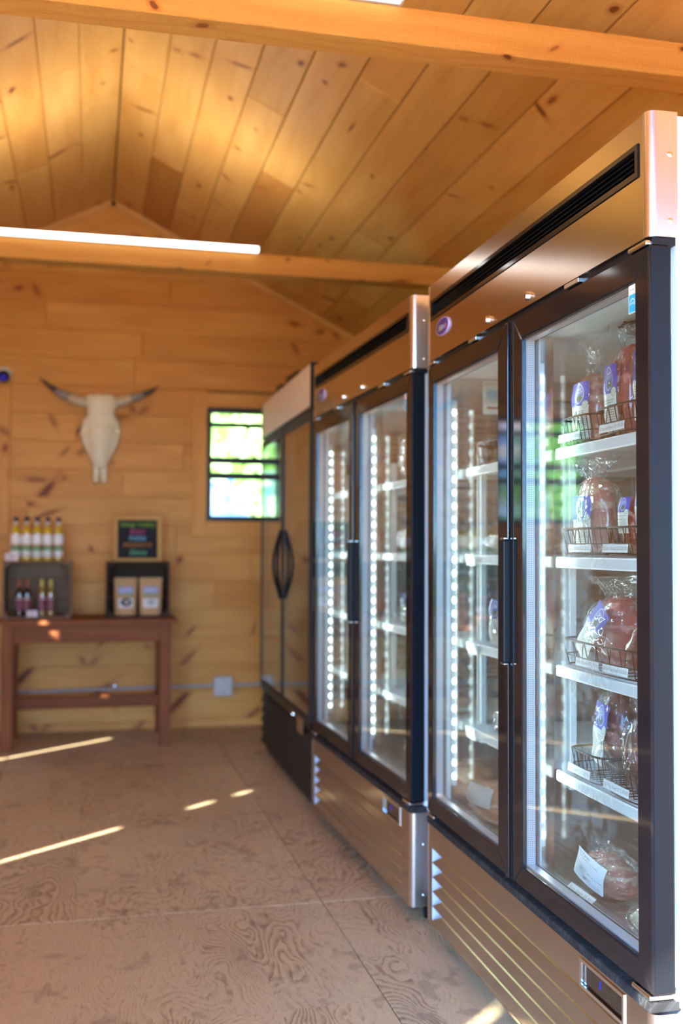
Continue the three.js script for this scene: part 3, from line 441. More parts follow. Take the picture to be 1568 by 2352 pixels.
// the older cooler at the end of the row: plain backlit header off, bow handles, dark inside
{
  const w = 1.5, [o, turn] = place(0.982, 4.735, 0.008, w, 0.8), F = 0.4, h = w / 2, Z = (d) => F - d;
  const g = thing('display_cooler', 'unlit dark glass door cooler with blank pale header by the window', 'cooler', [o.x, 0, o.z], turn);
  const coolerFrame = new THREE.MeshStandardMaterial({ color: 0x241f1d, roughness: 0.55 });
  const panelMat = new THREE.MeshPhysicalMaterial({ color: new THREE.Color().setRGB(0.88, 0.74, 0.64), roughness: 0.42 });
  for (const s of [-1, 1]) { const b = box(-0.025, 0.025, 0.1, 2.05, Z(0.8), Z(0.02)); b.translate(s * (h - 0.025), 0, 0); part('side_panel', b, darkBody, g); }
  part('back_panel', box(-h + 0.05, h - 0.05, 0.1, 2.05, Z(0.8), Z(0.77)), darkBody, g); part('top_panel', box(-h + 0.05, h - 0.05, 1.87, 2.05, Z(0.77), Z(0.03)), darkBody, g); part('lower_housing', box(-h + 0.05, h - 0.05, 0.1, 0.4, Z(0.77), Z(0.05)), darkBody, g);
  part('header_panel', rbox(-h + 0.004, h - 0.004, 1.856, 2.055, Z(0.03), Z(0), 0.004), panelMat, g, 'blank pale header panel'); part('header_edge', box(-h, -h + 0.004, 1.85, 2.06, Z(0.04), Z(-0.002)), blackPlastic, g); part('header_edge', box(h - 0.004, h, 1.85, 2.06, Z(0.04), Z(-0.002)), blackPlastic, g);
  part('header_base', box(-h, h, 1.842, 1.855, Z(0.04), Z(0.002)), blackPlastic, g);
  for (const [p, q] of [[-h, -0.004], [0.004, h]]) {
    const d = new THREE.Group(); d.name = 'door'; g.add(d); const e = 0.03;
    for (const m of miter(p, q, 0.4, 1.838, p + e, q - e, 0.425, 1.79, Z(0), 0.04)) part('frame_member', m, coolerFrame, d);
    for (const dep of [0.004, 0.02]) part('pane', box(p + e, q - e, 0.425, 1.79, Z(dep + 0.001), Z(dep)), doorGlass, d);
    const s = p < 0 ? -1 : 1, pts = []; for (let i = 0; i <= 12; i++) { const t = i / 12; pts.push(V(s * (0.012 + 0.052 * Math.sin(Math.PI * t)), 0.93 + 0.36 * t, Z(-0.006) + 0.03 * Math.sin(Math.PI * t))); } part('bow_handle', tube(pts, 0.0085, 30, 10), blackPlastic, d);
  }
  part('kick_panel', box(-h + 0.002, h - 0.002, 0.36, 0.398, Z(0.05), Z(0.004)), blackPlastic, g);
  for (let k = 0; k < 5; k++) { const b = rbox(-h + 0.004, h - 0.004, -0.026, 0.026, -0.003, 0.003, 0.002); b.rotateX(-0.32); b.translate(0, 0.31 - k * 0.058, Z(0.016)); part('grille_slat', b, darkBody, g); }
  part('plinth', box(-h + 0.01, h - 0.01, 0.0, 0.09, Z(0.76), Z(0.04)), blackPlastic, g);
  const sc = cyl(0.012, 0.01, 0.008, 16); sc.rotateX(Math.PI / 2); sc.translate(0.34, 0.375, Z(-0.002)); part('lock', sc, chrome, g); part('rating_plate', box(0.44, 0.58, 0.312, 0.385, Z(0.004), Z(0.001)), new THREE.MeshStandardMaterial({ color: 0x8a6a48, roughness: 0.4 }), g, 'tan plate');
  for (const y of [0.75, 1.1, 1.45]) part('shelf', box(-h + 0.06, h - 0.06, y, y + 0.012, Z(0.7), Z(0.12)), darkBody, g);
}

// ------------------------------------------------------------------ table against the back wall and what stands on it
const stainTex = pineTex(31, [100, 54, 28], [148, 88, 50], 0.6); stainTex.repeat.set(1 / 2.4, 1 / 1.2);
const tableMat = new THREE.MeshPhysicalMaterial({ map: stainTex, roughness: 0.6, specularIntensity: 0.35 });
const crateTex = pineTex(37, [100, 76, 54], [148, 118, 90], 0.8); crateTex.repeat.set(1 / 2.4, 1 / 1.2);
const crateMat = new THREE.MeshStandardMaterial({ map: crateTex, roughness: 0.8 }), crateDark = new THREE.MeshStandardMaterial({ map: crateTex, color: 0x8c8078, roughness: 0.85 });
function wood(x0, x1, y0, y1, z0, z1, grain = 'x') { // a stick of wood with real-size grain on all sides
  const g = rbox(x0, x1, y0, y1, z0, z1, 0.003), p = g.attributes.position, n = g.attributes.normal, uv = g.attributes.uv, ou = R0() * 2, ov = Math.floor(R0() * 6) * 0.2;
  for (let i = 0; i < p.count; i++) { const a = grain === 'x' ? p.getX(i) : grain === 'y' ? p.getY(i) : p.getZ(i); let b; const ax = Math.abs(n.getX(i)), ay = Math.abs(n.getY(i)), az = Math.abs(n.getZ(i)); if (grain === 'x') b = az > ay ? p.getY(i) - y0 : p.getZ(i) - z0; else if (grain === 'y') b = ax > az ? p.getZ(i) - z0 : p.getX(i) - x0; else b = ax > ay ? p.getY(i) - y0 : p.getX(i) - x0; uv.setXY(i, a + ou, ov + 0.01 + (b % 0.18)); }
  return g;
}
const TX = -0.01, TZ = -6.72, TH = 0.762;
{
  const t = thing('console_table', 'reddish brown wooden table standing against the back wall', 'table', [TX, 0, TZ]);
  for (let k = 0; k < 3; k++) part('top_board', wood(-0.525, 0.53, TH - 0.024, TH, -0.27 + k * 0.187 + 0.0005, -0.27 + (k + 1) * 0.187 - 0.0005), tableMat, t);
  for (const x of [-0.49, 0.43]) for (const z of [-0.25, 0.19]) part('leg', wood(x, x + 0.064, 0, TH - 0.0245, z, z + 0.06, 'y'), tableMat, t);
  part('apron', wood(-0.4255, 0.4295, TH - 0.135, TH - 0.0245, 0.222, 0.242), tableMat, t); part('apron', wood(-0.4255, 0.4295, TH - 0.135, TH - 0.0245, -0.235, -0.215), tableMat, t);
  for (const x of [-0.47, 0.45]) { part('apron', wood(x, x + 0.02, TH - 0.135, TH - 0.0245, -0.1895, 0.1895, 'z'), tableMat, t); part('stretcher', wood(x, x + 0.025, 0.2, 0.24, -0.1895, 0.1895, 'z'), tableMat, t); }
  part('stretcher', wood(-0.4445, 0.4495, 0.2, 0.275, -0.03, -0.005), tableMat, t);
}
function crate(x, z, w, h, d, label, mat) {
  const t = thing('wooden_crate', label, 'crate', [x, TH, z], 0, 'old wooden crates on the table'), b = 0.012;
  for (const y of [0, h - b]) for (let k = 0; k < 2; k++) part('slat', wood(-w / 2, w / 2, y, y + b, -d / 2 + k * d / 2 + 0.002, -d / 2 + (k + 1) * d / 2 - 0.002), mat, t);
  for (const s of [-1, 1]) for (let k = 0; k < 2; k++) part('slat', wood(s > 0 ? w / 2 - b : -w / 2, s > 0 ? w / 2 : -w / 2 + b, b + 0.0005, h - b - 0.0005, -d / 2 + k * d / 2 + 0.002, -d / 2 + (k + 1) * d / 2 - 0.002, 'y'), mat, t);
  const n = 3, hh = (h - 2 * b - 0.002) / n; for (let k = 0; k < n; k++) part('back_slat', wood(-w / 2 + b + 0.0005, w / 2 - b - 0.0005, b + 0.001 + k * hh + 0.001, b + 0.001 + (k + 1) * hh - 0.001, -d / 2 + 0.001, -d / 2 + 0.012), mat, t);
  for (const sx of [-1, 1]) for (const sy of [0, 1]) { const s = new THREE.Shape([[0, 0], [0.032, 0], [0, 0.032]].map((q) => new THREE.Vector2(...q))); const e = new THREE.ExtrudeGeometry(s, { depth: d - 0.016, bevelEnabled: false }); e.rotateZ(sx < 0 ? (sy ? -Math.PI / 2 : 0) : (sy ? Math.PI : Math.PI / 2)); e.translate(sx * (w / 2 - b - 0.0005), sy ? h - b - 0.0005 : b + 0.0005, -d / 2 + 0.013); part('corner_block', e, mat, t); }
  return t;
}
const CZ = -6.76;
crate(-0.31, CZ, 0.405, 0.35, 0.3, 'weathered grey crate under the row of yellow bottles', crateMat);
crate(0.29, CZ, 0.385, 0.345, 0.3, 'darker weathered crate under the chalkboard', crateDark);
// bottles
const oilLabel = canvasTex(256, 512, (g, w, h) => { g.fillStyle = '#efece2'; g.fillRect(0, 0, w, h); g.fillStyle = '#6f9a6a'; g.fillRect(0, 250, w, 120); g.fillStyle = '#d68a4a'; g.fillRect(0, 224, w, 30); g.fillStyle = '#f6f4ee'; g.beginPath(); g.ellipse(w / 4, 110, 46, 84, 0, 0, 7); g.ellipse((3 * w) / 4, 110, 46, 84, 0, 0, 7); g.fill(); g.fillStyle = '#4f7a50'; g.fillRect(0, 470, w, 16); g.fillStyle = '#7a8a6a'; for (let i = 0; i < 4; i++) { g.fillRect(30, 400 + i * 14, 70, 4); g.fillRect(158, 400 + i * 14, 70, 4); } });
const oilGlass = new THREE.MeshPhysicalMaterial({ color: 0xd6ac14, roughness: 0.08, clearcoat: 1 }), oilPaper = new THREE.MeshStandardMaterial({ map: oilLabel, roughness: 0.6 }), capBlack = new THREE.MeshStandardMaterial({ color: 0x1c1a20, roughness: 0.4 }), neckPaper = new THREE.MeshStandardMaterial({ color: 0xd8c2b8, roughness: 0.5 });
const lathe = (p, n = 24) => new THREE.LatheGeometry(p.map((q) => new THREE.Vector2(...q)), n);
const CT = TH + 0.35;
['first yellow oil bottle from the left in the row on the crate', 'second yellow oil bottle from the left in the row on the crate', 'middle yellow oil bottle of the five on the crate', 'fourth yellow oil bottle from the left in the row on the crate', 'rightmost yellow oil bottle of the row on the crate'].forEach((label, i) => {
  const b = thing('oil_bottle', label, 'bottle', [-0.445 + i * 0.063, CT, CZ + 0.045 - (i === 4 ? 0.03 : 0)], i * 0.7, 'yellow oil bottles');
  part('bottle_glass', lathe([[0, 0.001], [0.027, 0.001], [0.029, 0.006], [0.029, 0.165], [0.024, 0.19], [0.013, 0.212], [0.012, 0.245], [0, 0.246]]), oilGlass, b); part('label', lathe([[0.0294, 0.022], [0.0294, 0.16]]), oilPaper, b, 'white and green paper label'); part('neck_band', lathe([[0.0128, 0.215], [0.0126, 0.24]]), neckPaper, b); part('cap', lathe([[0, 0.268], [0.0138, 0.268], [0.0142, 0.242], [0.0125, 0.2405]]), capBlack, b);
});
const wineLabel = canvasTex(256, 256, (g, w, h) => { g.fillStyle = '#7c3d46'; g.fillRect(0, 0, w, h); g.fillStyle = '#c9a9a6'; g.fillRect(0, 20, w, 34); g.fillStyle = '#b98b86'; for (let i = 0; i < 4; i++) g.fillRect(20, 90 + i * 34, w - 40, 10); });
const winePaper = new THREE.MeshStandardMaterial({ map: wineLabel, roughness: 0.6 }), darkGlass = new THREE.MeshPhysicalMaterial({ color: 0x2a1418, roughness: 0.1, clearcoat: 1 }), paleGlass = new THREE.MeshPhysicalMaterial({ color: 0x9a7c3a, roughness: 0.1, clearcoat: 1 }), orangeCap = new THREE.MeshStandardMaterial({ color: 0xa5582c, roughness: 0.4 }), yellowCap = new THREE.MeshStandardMaterial({ color: 0xc9b548, roughness: 0.4 });
[[-0.418, 0.0, darkGlass, orangeCap, 'dark bottle with orange cap, leftmost inside the grey crate'], [-0.372, 0.01, darkGlass, orangeCap, 'second dark bottle with orange cap inside the grey crate'], [-0.285, 0, paleGlass, yellowCap, 'left of the two yellow capped bottles inside the grey crate'], [-0.234, 0.004, paleGlass, yellowCap, 'right of the two yellow capped bottles inside the grey crate']].forEach(([x, dz, gl, cp, label], i) => {
  const b = thing('syrup_bottle', label, 'bottle', [x, TH + 0.0125, CZ + 0.06 + dz], 0.4 * i, i < 2 ? 'orange capped bottles' : 'yellow capped bottles');
  part('bottle_glass', lathe([[0, 0.001], [0.021, 0.001], [0.0225, 0.005], [0.0225, 0.135], [0.018, 0.152], [0.0095, 0.168], [0.0095, 0.2], [0, 0.2]]), gl, b); part('label', lathe([[0.0229, 0.03], [0.0229, 0.118]]), winePaper, b, 'dark red paper label'); part('cap', lathe([[0, 0.223], [0.0105, 0.223], [0.0115, 0.178], [0.0098, 0.177]]), cp, b);
});
// kraft pouches
const kraftTex = dataTex(256, 256, (x, y, o) => { const n = vn(x / 3, y / 3, 71) * 0.5 + vn(x / 20, y / 1.5, 72) * 0.5; o[0] = 188 + 22 * n; o[1] = 146 + 20 * n; o[2] = 96 + 18 * n; });
const kraft = new THREE.MeshStandardMaterial({ map: kraftTex, roughness: 0.75 });
const pouchLabel = (dark) => new THREE.MeshStandardMaterial({ roughness: 0.6, map: canvasTex(256, 320, (g, w, h) => { g.fillStyle = '#e7e2da'; g.fillRect(0, 0, w, h); g.fillStyle = '#8f90b8'; g.fillRect(0, 0, w, 96); g.fillStyle = '#b9bcd8'; g.fillRect(20, 30, w - 40, 40); g.fillStyle = '#8fae84'; g.fillRect(0, 96, w, 26); g.fillStyle = '#a8915a'; g.fillRect(0, 122, w, 60); g.fillStyle = dark ? '#4a4a48' : '#c9c7c2'; g.beginPath(); g.ellipse(w / 2, 240, 100, 62, 0, 0, 7); g.fill(); g.fillStyle = dark ? '#d8d4cc' : '#70707a'; g.beginPath(); g.ellipse(w / 2 + 10, 236, 30, 22, 0, 0, 7); g.fill(); }) });
[[0.218, 'kraft paper pouch with dark oval on its label, left in the crate', 1], [0.372, 'kraft paper pouch with pale oval on its label, right in the crate', 0]].forEach(([x, label, dk]) => {
  const b = thing('kraft_pouch', label, 'pouch', [x, TH + 0.0125, CZ + 0.055], dk ? 0.05 : -0.06, 'kraft pouches'); const nx = 14, ny = 16, W = 0.142, H = 0.232;
  const surf = (u, v, s) => V((u - 0.5) * W * (0.93 + 0.07 * v), v * H, s * (0.001 + 0.038 * Math.pow(Math.max(0, 1 - v * 0.98), 0.8) * Math.pow(Math.max(0, 1 - Math.pow(Math.abs(2 * u - 1), 2.5)), 0.6)));
  const sheet = (s, u0, u1, v0, v1, off) => { const g = new THREE.PlaneGeometry(1, 1, nx, ny), p = g.attributes.position; for (let i = 0; i < p.count; i++) { const u = mix(u0, u1, p.getX(i) + 0.5), v = mix(v0, v1, p.getY(i) + 0.5), q = surf(s > 0 ? u : 1 - u, v, s); p.setXYZ(i, q.x, q.y, q.z + s * off); } g.computeVertexNormals(); return g; };
  part('pouch_body', merge([sheet(1, 0, 1, 0, 1, 0), sheet(-1, 0, 1, 0, 1, 0)]), kraft, b); part('label', sheet(1, 0.16, 0.84, 0.2, 0.76, 0.0008), pouchLabel(dk), b, 'pale blue printed label');
});
// chalkboard leaning on the wall
{
  const t = thing('chalkboard', 'small framed chalkboard with coloured chalk lettering on the darker crate', 'sign', [0.292, TH + 0.345, -6.80]); t.rotation.x = -0.1;
  const tex = canvasTex(512, 512, (g, w, h) => { g.fillStyle = '#25262a'; g.fillRect(0, 0, w, h); g.textAlign = 'center'; g.textBaseline = 'middle'; [['Snug Valley', '#8fbf3a', 'italic 82px serif', 60], ['BEEF', '#b0487e', 'bold 88px sans-serif', 160], ['PORK', '#6fa8c8', 'bold 84px sans-serif', 248], ['PRODUCTS', '#b5742e', 'bold 72px sans-serif', 336], ['Here', '#6fc8a0', 'italic 96px serif', 436]].forEach(([s, c, f, y]) => { g.font = f; g.fillStyle = c; g.fillText(s, w / 2, y); }); });
  part('slate', box(-0.125, 0.125, 0.02, 0.265, -0.006, 0.0), new THREE.MeshStandardMaterial({ map: tex, roughness: 0.9 }), t);
  for (const [a, b, c, d] of [[-0.148, 0.148, 0, 0.0195], [-0.148, 0.148, 0.2655, 0.285]]) part('frame_strip', wood(a, b, c, d, -0.01, 0.008), pineMats[2], t); for (const [a, b] of [[-0.148, -0.1255], [0.1255, 0.148]]) part('frame_strip', wood(a, b, 0.02, 0.265, -0.01, 0.008, 'y'), pineMats[2], t);
}
// small price cards
const cardMat = new THREE.MeshStandardMaterial({ roughness: 0.7, map: canvasTex(128, 80, (g) => { g.fillStyle = '#efe3e0'; g.fillRect(0, 0, 128, 80); g.fillStyle = '#8a6a70'; for (let i = 0; i < 3; i++) g.fillRect(16, 18 + i * 18, 96 - i * 14, 6); }) }), cardBack = new THREE.MeshStandardMaterial({ color: 0x3a3034, roughness: 0.6 });
[[-0.462, CT, CZ + 0.115, 0.075, 0.045, 'white price card leaning before the first yellow bottle'], [-0.338, TH + 0.0125, CZ + 0.135, 0.06, 0.036, 'small price card in a dark holder at the grey crate front']].forEach(([x, y, z, w, h, label], i) => { const c = thing('price_card', label, 'card', [x, y, z]); const a = box(-w / 2, w / 2, 0.0, h, 0, 0.002); a.rotateX(-0.2); part('card', a, cardMat, c); const s = box(-w / 2 - (i ? 0.01 : -0.01), w / 2 + (i ? 0.01 : -0.01), 0, h * (i ? 1.15 : 0.8), -0.002, -0.0005); s.rotateX(-0.2); part('holder', s, i ? cardBack : cardMat, c); });

// ------------------------------------------------------------------ on the back wall
{ // cattle skull
  const t = thing('cattle_skull', 'bleached white cattle skull with dark tipped horns hung on the wall', 'skull', [0.055, 1.91, -ZB + 0.003]);
  const cap = (p, a, b, ra, rb, sz = 1) => { const ab = new THREE.Vector3().subVectors(b, a), ap = new THREE.Vector3().subVectors(p, a), k = clamp(ap.dot(ab) / ab.lengthSq()), q = a.clone().addScaledVector(ab, k), d = V(p.x - q.x, p.y - q.y, (p.z - q.z) / sz); return (d.length() - mix(ra, rb, k)); };
  const smin = (a, b, k) => { const h = clamp(0.5 + 0.5 * (b - a) / k); return mix(b, a, h) - k * h * (1 - h); }, smax = (a, b, k) => -smin(-a, -b, k);
  const sdf = (p) => {
    const ax = V(Math.abs(p.x), p.y, p.z);
    let d = cap(p, V(0, 0.2, 0.05), V(0, 0.02, 0.06), 0.088, 0.085, 0.6);
    d = smin(d, cap(ax, V(0.055, 0.245, 0.045), V(0.1, 0.235, 0.04), 0.042, 0.03, 0.8), 0.03);
    d = smin(d, cap(ax, V(0.085, 0.1, 0.05), V(0.1, 0.02, 0.045), 0.03, 0.028), 0.03);
    d = smin(d, cap(ax, V(0.09, -0.03, 0.04), V(0.045, -0.13, 0.04), 0.025, 0.022), 0.03);
    d = smin(d, cap(p, V(0, 0.0, 0.06), V(0, -0.16, 0.06), 0.072, 0.044, 0.7), 0.03);
    d = smin(d, cap(ax, V(0.022, -0.14, 0.05), V(0.026, -0.275, 0.035), 0.026, 0.02, 0.8), 0.012);
    d = smin(d, cap(ax, V(0.0, 0.05, 0.1), V(0.0, -0.19, 0.082), 0.018, 0.012), 0.02);
    d = smax(d, -cap(ax, V(0.105, 0.055, 0.085), V(0.1, 0.05, 0.07), 0.026, 0.022), 0.012);
    d = smax(d, -cap(ax, V(0.013, -0.17, 0.1), V(0.012, -0.245, 0.07), 0.013, 0.009), 0.008);
    d = smax(d, -(p.z - 0.0), 0.005);
    return d;
  };
  const N = 72, S = 0.32, mc = new MarchingCubes(N, new THREE.MeshBasicMaterial(), false, false, 60000); mc.isolation = 0;
  for (let k = 0; k < N; k++) for (let j = 0; j < N; j++) for (let i = 0; i < N; i++) { const f = (q) => ((q - N / 2) / (N / 2)) * S; mc.field[i + j * N + k * N * N] = -sdf(V(f(i), f(j), f(k) + 0.06)); }
  mc.update(); const c = mc.count, g = new THREE.BufferGeometry(); const P = mc.positionArray.slice(0, c * 3); for (let i = 0; i < c; i++) { P[i * 3] *= S; P[i * 3 + 1] *= S; P[i * 3 + 2] = P[i * 3 + 2] * S + 0.06; }
  g.setAttribute('position', new THREE.BufferAttribute(P, 3)); g.setAttribute('normal', new THREE.BufferAttribute(mc.normalArray.slice(0, c * 3), 3));
  { const uv = new Float32Array(c * 2); for (let i = 0; i < c; i++) { uv[i * 2] = P[i * 3] * 3; uv[i * 2 + 1] = P[i * 3 + 1] * 3; } g.setAttribute('uv', new THREE.BufferAttribute(uv, 2)); }
  const boneTex = dataTex(256, 256, (x, y, o) => { const n = vn(x / 30, y / 30, 81, 9, 9) * 0.6 + vn(x / 5, y / 9, 82) * 0.4; o[0] = 250 - 14 * n; o[1] = 240 - 20 * n; o[2] = 214 - 34 * n; });
  part('bone', g, new THREE.MeshStandardMaterial({ map: boneTex, roughness: 0.55 }), t);
  const hornMat = new THREE.MeshPhysicalMaterial({ vertexColors: true, roughness: 0.4, clearcoat: 0.4 });
  for (const s of [-1, 1]) {
    const L = s < 0 ? [[0.1, 0.225], [0.17, 0.245], [0.25, 0.275], [0.33, 0.325], [0.385, 0.37]] : [[0.1, 0.235], [0.17, 0.255], [0.25, 0.28], [0.32, 0.315], [0.37, 0.345]];
    const curve = new THREE.CatmullRomCurve3(L.map(([x, y], i) => V(s * x, y, 0.045 + 0.012 * i))), seg = 40, h = new THREE.TubeGeometry(curve, seg, 1, 14), p = h.attributes.position, col = new Float32Array(p.count * 3), ctr = V(0, 0, 0);
    for (let i = 0; i <= seg; i++) { curve.getPointAt(i / seg, ctr); const u = i / seg, r = 0.036 * Math.pow(1 - u, 0.75) + 0.002 + 0.0012 * Math.sin(u * 90) * (1 - u); for (let j = 0; j <= 14; j++) { const k = i * 15 + j; p.setXYZ(k, ctr.x + (p.getX(k) - ctr.x) * r, ctr.y + (p.getY(k) - ctr.y) * r, ctr.z + (p.getZ(k) - ctr.z) * r); const n = vn(u * 30, j * 0.6, 91) * 0.2; let c3 = [0.62, 0.5, 0.33]; if (u > 0.3 + n * 0.4) c3 = [0.3, 0.27, 0.24]; if (u > 0.48) c3 = [0.16 + n, 0.16 + n, 0.17 + n]; if (u > 0.62) c3 = [0.04, 0.035, 0.035]; col.set(c3, k * 3); } }
    h.setAttribute('color', new THREE.BufferAttribute(col, 3)); h.computeVertexNormals(); part('horn', h, hornMat, t, 'dark tipped horn');
  }
}
{ // conduit with a junction box
  const grey = new THREE.MeshStandardMaterial({ color: 0xb2aaa0, roughness: 0.5 }), t = thing('conduit', 'thin grey metal conduit running low along the back wall', 'pipe', [0, 0.278, -ZB + 0.016]);
  part('pipe', rod(V(-1.6, -0.025, 0), V(0.8085, 0, 0), 0.0115, 14), grey, t); part('pipe', rod(V(0.9315, 0.0, 0), V(2.1, 0.012, 0), 0.0115, 14), grey, t);
  for (const x of [0.165, -0.7, 1.5]) { const s = new THREE.TorusGeometry(0.0135, 0.004, 6, 16); s.rotateY(Math.PI / 2); s.translate(x, -0.01, 0); const q = part('strap', s, grey, t); const k = new THREE.SphereGeometry(0.014, 12, 8); k.scale(1, 1, 0.5); k.translate(x, 0.012, 0.008); part('strap_screw', k, chrome, q); }
  const b = thing('junction_box', 'square grey junction box on the wall near the cooler', 'outlet box', [0.87, 0.275, -ZB + 0.001]);
  part('box_body', rbox(-0.058, 0.058, -0.06, 0.06, 0, 0.045, 0.006), grey, b); part('cover', rbox(-0.06, 0.06, -0.062, 0.062, 0.0455, 0.049, 0.003), new THREE.MeshStandardMaterial({ color: 0xc9c3b8, roughness: 0.5 }), b); for (const y of [-0.045, 0.045]) { const k = cyl(0.005, 0.005, 0.003, 12); k.rotateX(Math.PI / 2); k.translate(0, y, 0.0505); part('screw', k, chrome, b); }
}
{ // security camera
  const t = thing('security_camera', 'small black security camera with a blue ring at the left edge', 'camera', [-0.553, 2.285, -ZB + 0.02]);
  const base = cyl(0.05, 0.045, 0.022, 28); base.rotateX(Math.PI / 2); base.translate(0, 0.018, 0.006); part('mount', base, new THREE.MeshStandardMaterial({ color: 0xd8d2ca, roughness: 0.5 }), t);
  const body = new THREE.SphereGeometry(0.04, 24, 16); body.translate(0, 0, 0.045); part('body', body, gloss, t); const ring = new THREE.TorusGeometry(0.015, 0.003, 8, 24); ring.rotateX(0.35); ring.translate(0, -0.014, 0.08); part('ring_light', ring, new THREE.MeshStandardMaterial({ color: 0x2a30ff, emissive: 0x3a3cff, emissiveIntensity: 0.35 }), t, 'blue glowing ring'); const eye = new THREE.SphereGeometry(0.012, 14, 10); eye.translate(0, -0.013, 0.077); part('lens', eye, gloss, t);
}
// things on top of the cooler
{
  const card = new THREE.MeshStandardMaterial({ color: 0x5a4028, roughness: 0.8 });
  [[1.14, 6.12, 0.13, 0.14, 0.1, 'smaller brown carton on the cooler nearer the window'], [1.18, 5.83, 0.17, 0.26, 0.12, 'larger brown carton on the cooler nearer the middle freezer']].forEach(([x, z, w, l, h, label]) => { const t = thing('carton', label, 'box', [x, 2.058, -z], 0.06, 'cartons on the cooler'); part('carton_body', rbox(-w / 2, w / 2, 0, h, -l / 2, l / 2, 0.004), card, t); for (const s of [-1, 1]) { const f = box(s > 0 ? 0.001 : -w / 2, s > 0 ? w / 2 : -0.001, h, h + 0.003, -l / 2, l / 2); part('flap', f, card, t); } });
}

// ------------------------------------------------------------------ frozen goods
function meatTex(seed, a, b, c, fat) { return dataTex(256, 256, (x, y, o) => { const n = vn(x / 34, y / 40, seed, 8, 6) * 0.55 + vn(x / 11, y / 12, seed + 1) * 0.3 + vn(x / 3, y / 3, seed + 2) * 0.15, f = sstep(fat, fat + 0.12, vn(x / 26 + 4 * vn(x / 40, y / 40, seed + 3), y / 14, seed + 4) * 0.75 + vn(x / 5, y / 5, seed + 5) * 0.25); for (let k = 0; k < 3; k++) o[k] = mix(mix(a[k], b[k], n), c[k], f * 0.8); }); }
const lump = dataTex(256, 256, (x, y, o) => { o[0] = o[1] = o[2] = 255 * (0.5 * vn(x / 18, y / 18, 95, 14, 14) + 0.3 * vn(x / 6, y / 7, 96, 42, 36) + 0.2 * Math.abs(2 * vn(x / 9, y / 22, 97, 28, 11) - 1)); }, false);
const meat = (s, a, b, c, fat) => new THREE.MeshPhysicalMaterial({ map: meatTex(s, a, b, c, fat), roughness: 0.4, clearcoat: 0.9, clearcoatRoughness: 0.12, bumpMap: lump, bumpScale: 0.006 });
const M = { ground: meat(301, [158, 48, 46], [192, 80, 72], [216, 150, 136], 0.62), steak: meat(311, [118, 26, 30], [160, 48, 46], [218, 170, 146], 0.58), dark: meat(321, [76, 14, 20], [124, 30, 34], [196, 130, 116], 0.7), pale: meat(331, [186, 92, 78], [212, 132, 106], [232, 190, 154], 0.56), chicken: meat(341, [220, 190, 146], [236, 212, 176], [246, 232, 206], 0.5), ham: meat(351, [176, 104, 84], [208, 146, 116], [236, 206, 170], 0.55) };
const film = new THREE.MeshPhysicalMaterial({ color: 0xf4f8fa, transmission: 0.97, roughness: 0.06, thickness: 0, ior: 1.5, side: THREE.DoubleSide, bumpMap: lump, bumpScale: 0.02, specularIntensity: 1 });
const farmLabel = canvasTex(256, 512, (g, w, h) => {
  g.fillStyle = '#eef0e4'; g.fillRect(0, 0, w, h); g.fillStyle = '#4a5bcb'; g.fillRect(0, 0, w, 216); g.save(); g.translate(w / 2, 104); g.rotate(-0.12); g.strokeStyle = '#dfe8d8'; g.lineWidth = 9; g.beginPath(); g.ellipse(0, 0, 58, 88, 0, 0, 7); g.stroke(); g.fillStyle = '#6f80da'; g.beginPath(); g.ellipse(0, 0, 52, 82, 0, 0, 7); g.fill(); g.fillStyle = '#3f7a4c'; g.beginPath(); g.ellipse(0, 42, 36, 26, 0, 0, 7); g.fill(); g.fillStyle = '#eef4ea'; g.font = 'bold 26px sans-serif'; g.textAlign = 'center'; g.fillText('SNUG', 0, -30); g.fillText('VALLEY', 0, -4); g.restore();
  g.fillStyle = '#dfe8d0'; g.beginPath(); g.arc(w - 44, 206, 34, 0, 7); g.fill(); g.strokeStyle = '#7f9a78'; g.lineWidth = 3; g.stroke(); g.fillStyle = '#8a8d86'; for (let i = 0; i < 12; i++) g.fillRect(24, 262 + i * 18, 130 + hash(i, 5, 2) * 80, 5);
});
const farmPaper = new THREE.MeshPhysicalMaterial({ map: farmLabel, roughness: 0.5, clearcoat: 0.3, side: THREE.DoubleSide });
const scaleLabel = canvasTex(512, 512, (g, w, h) => { g.fillStyle = '#f4f6f6'; g.fillRect(0, 0, w, h); g.fillStyle = '#26282c'; g.font = '64px sans-serif'; g.fillText('ey Farm', 24, 80); g.font = 'bold 26px monospace'; g.fillText('Road, Hardwick, VT 05836', 30, 128); g.font = '22px monospace'; g.fillText('BEEF', 26, 256); g.font = 'bold 30px monospace'; g.fillText('Net Wt 2.18lb', 250, 330); g.fillStyle = '#55585c'; for (let i = 0; i < 9; i++) g.fillRect(26, 290 + i * 20, 190 + hash(i, 7, 3) * 60, 4); for (let i = 0; i < 4; i++) g.fillRect(280, 430 + i * 18, 180, 4); });
const scalePaper = new THREE.MeshPhysicalMaterial({ map: scaleLabel, roughness: 0.5, side: THREE.DoubleSide });

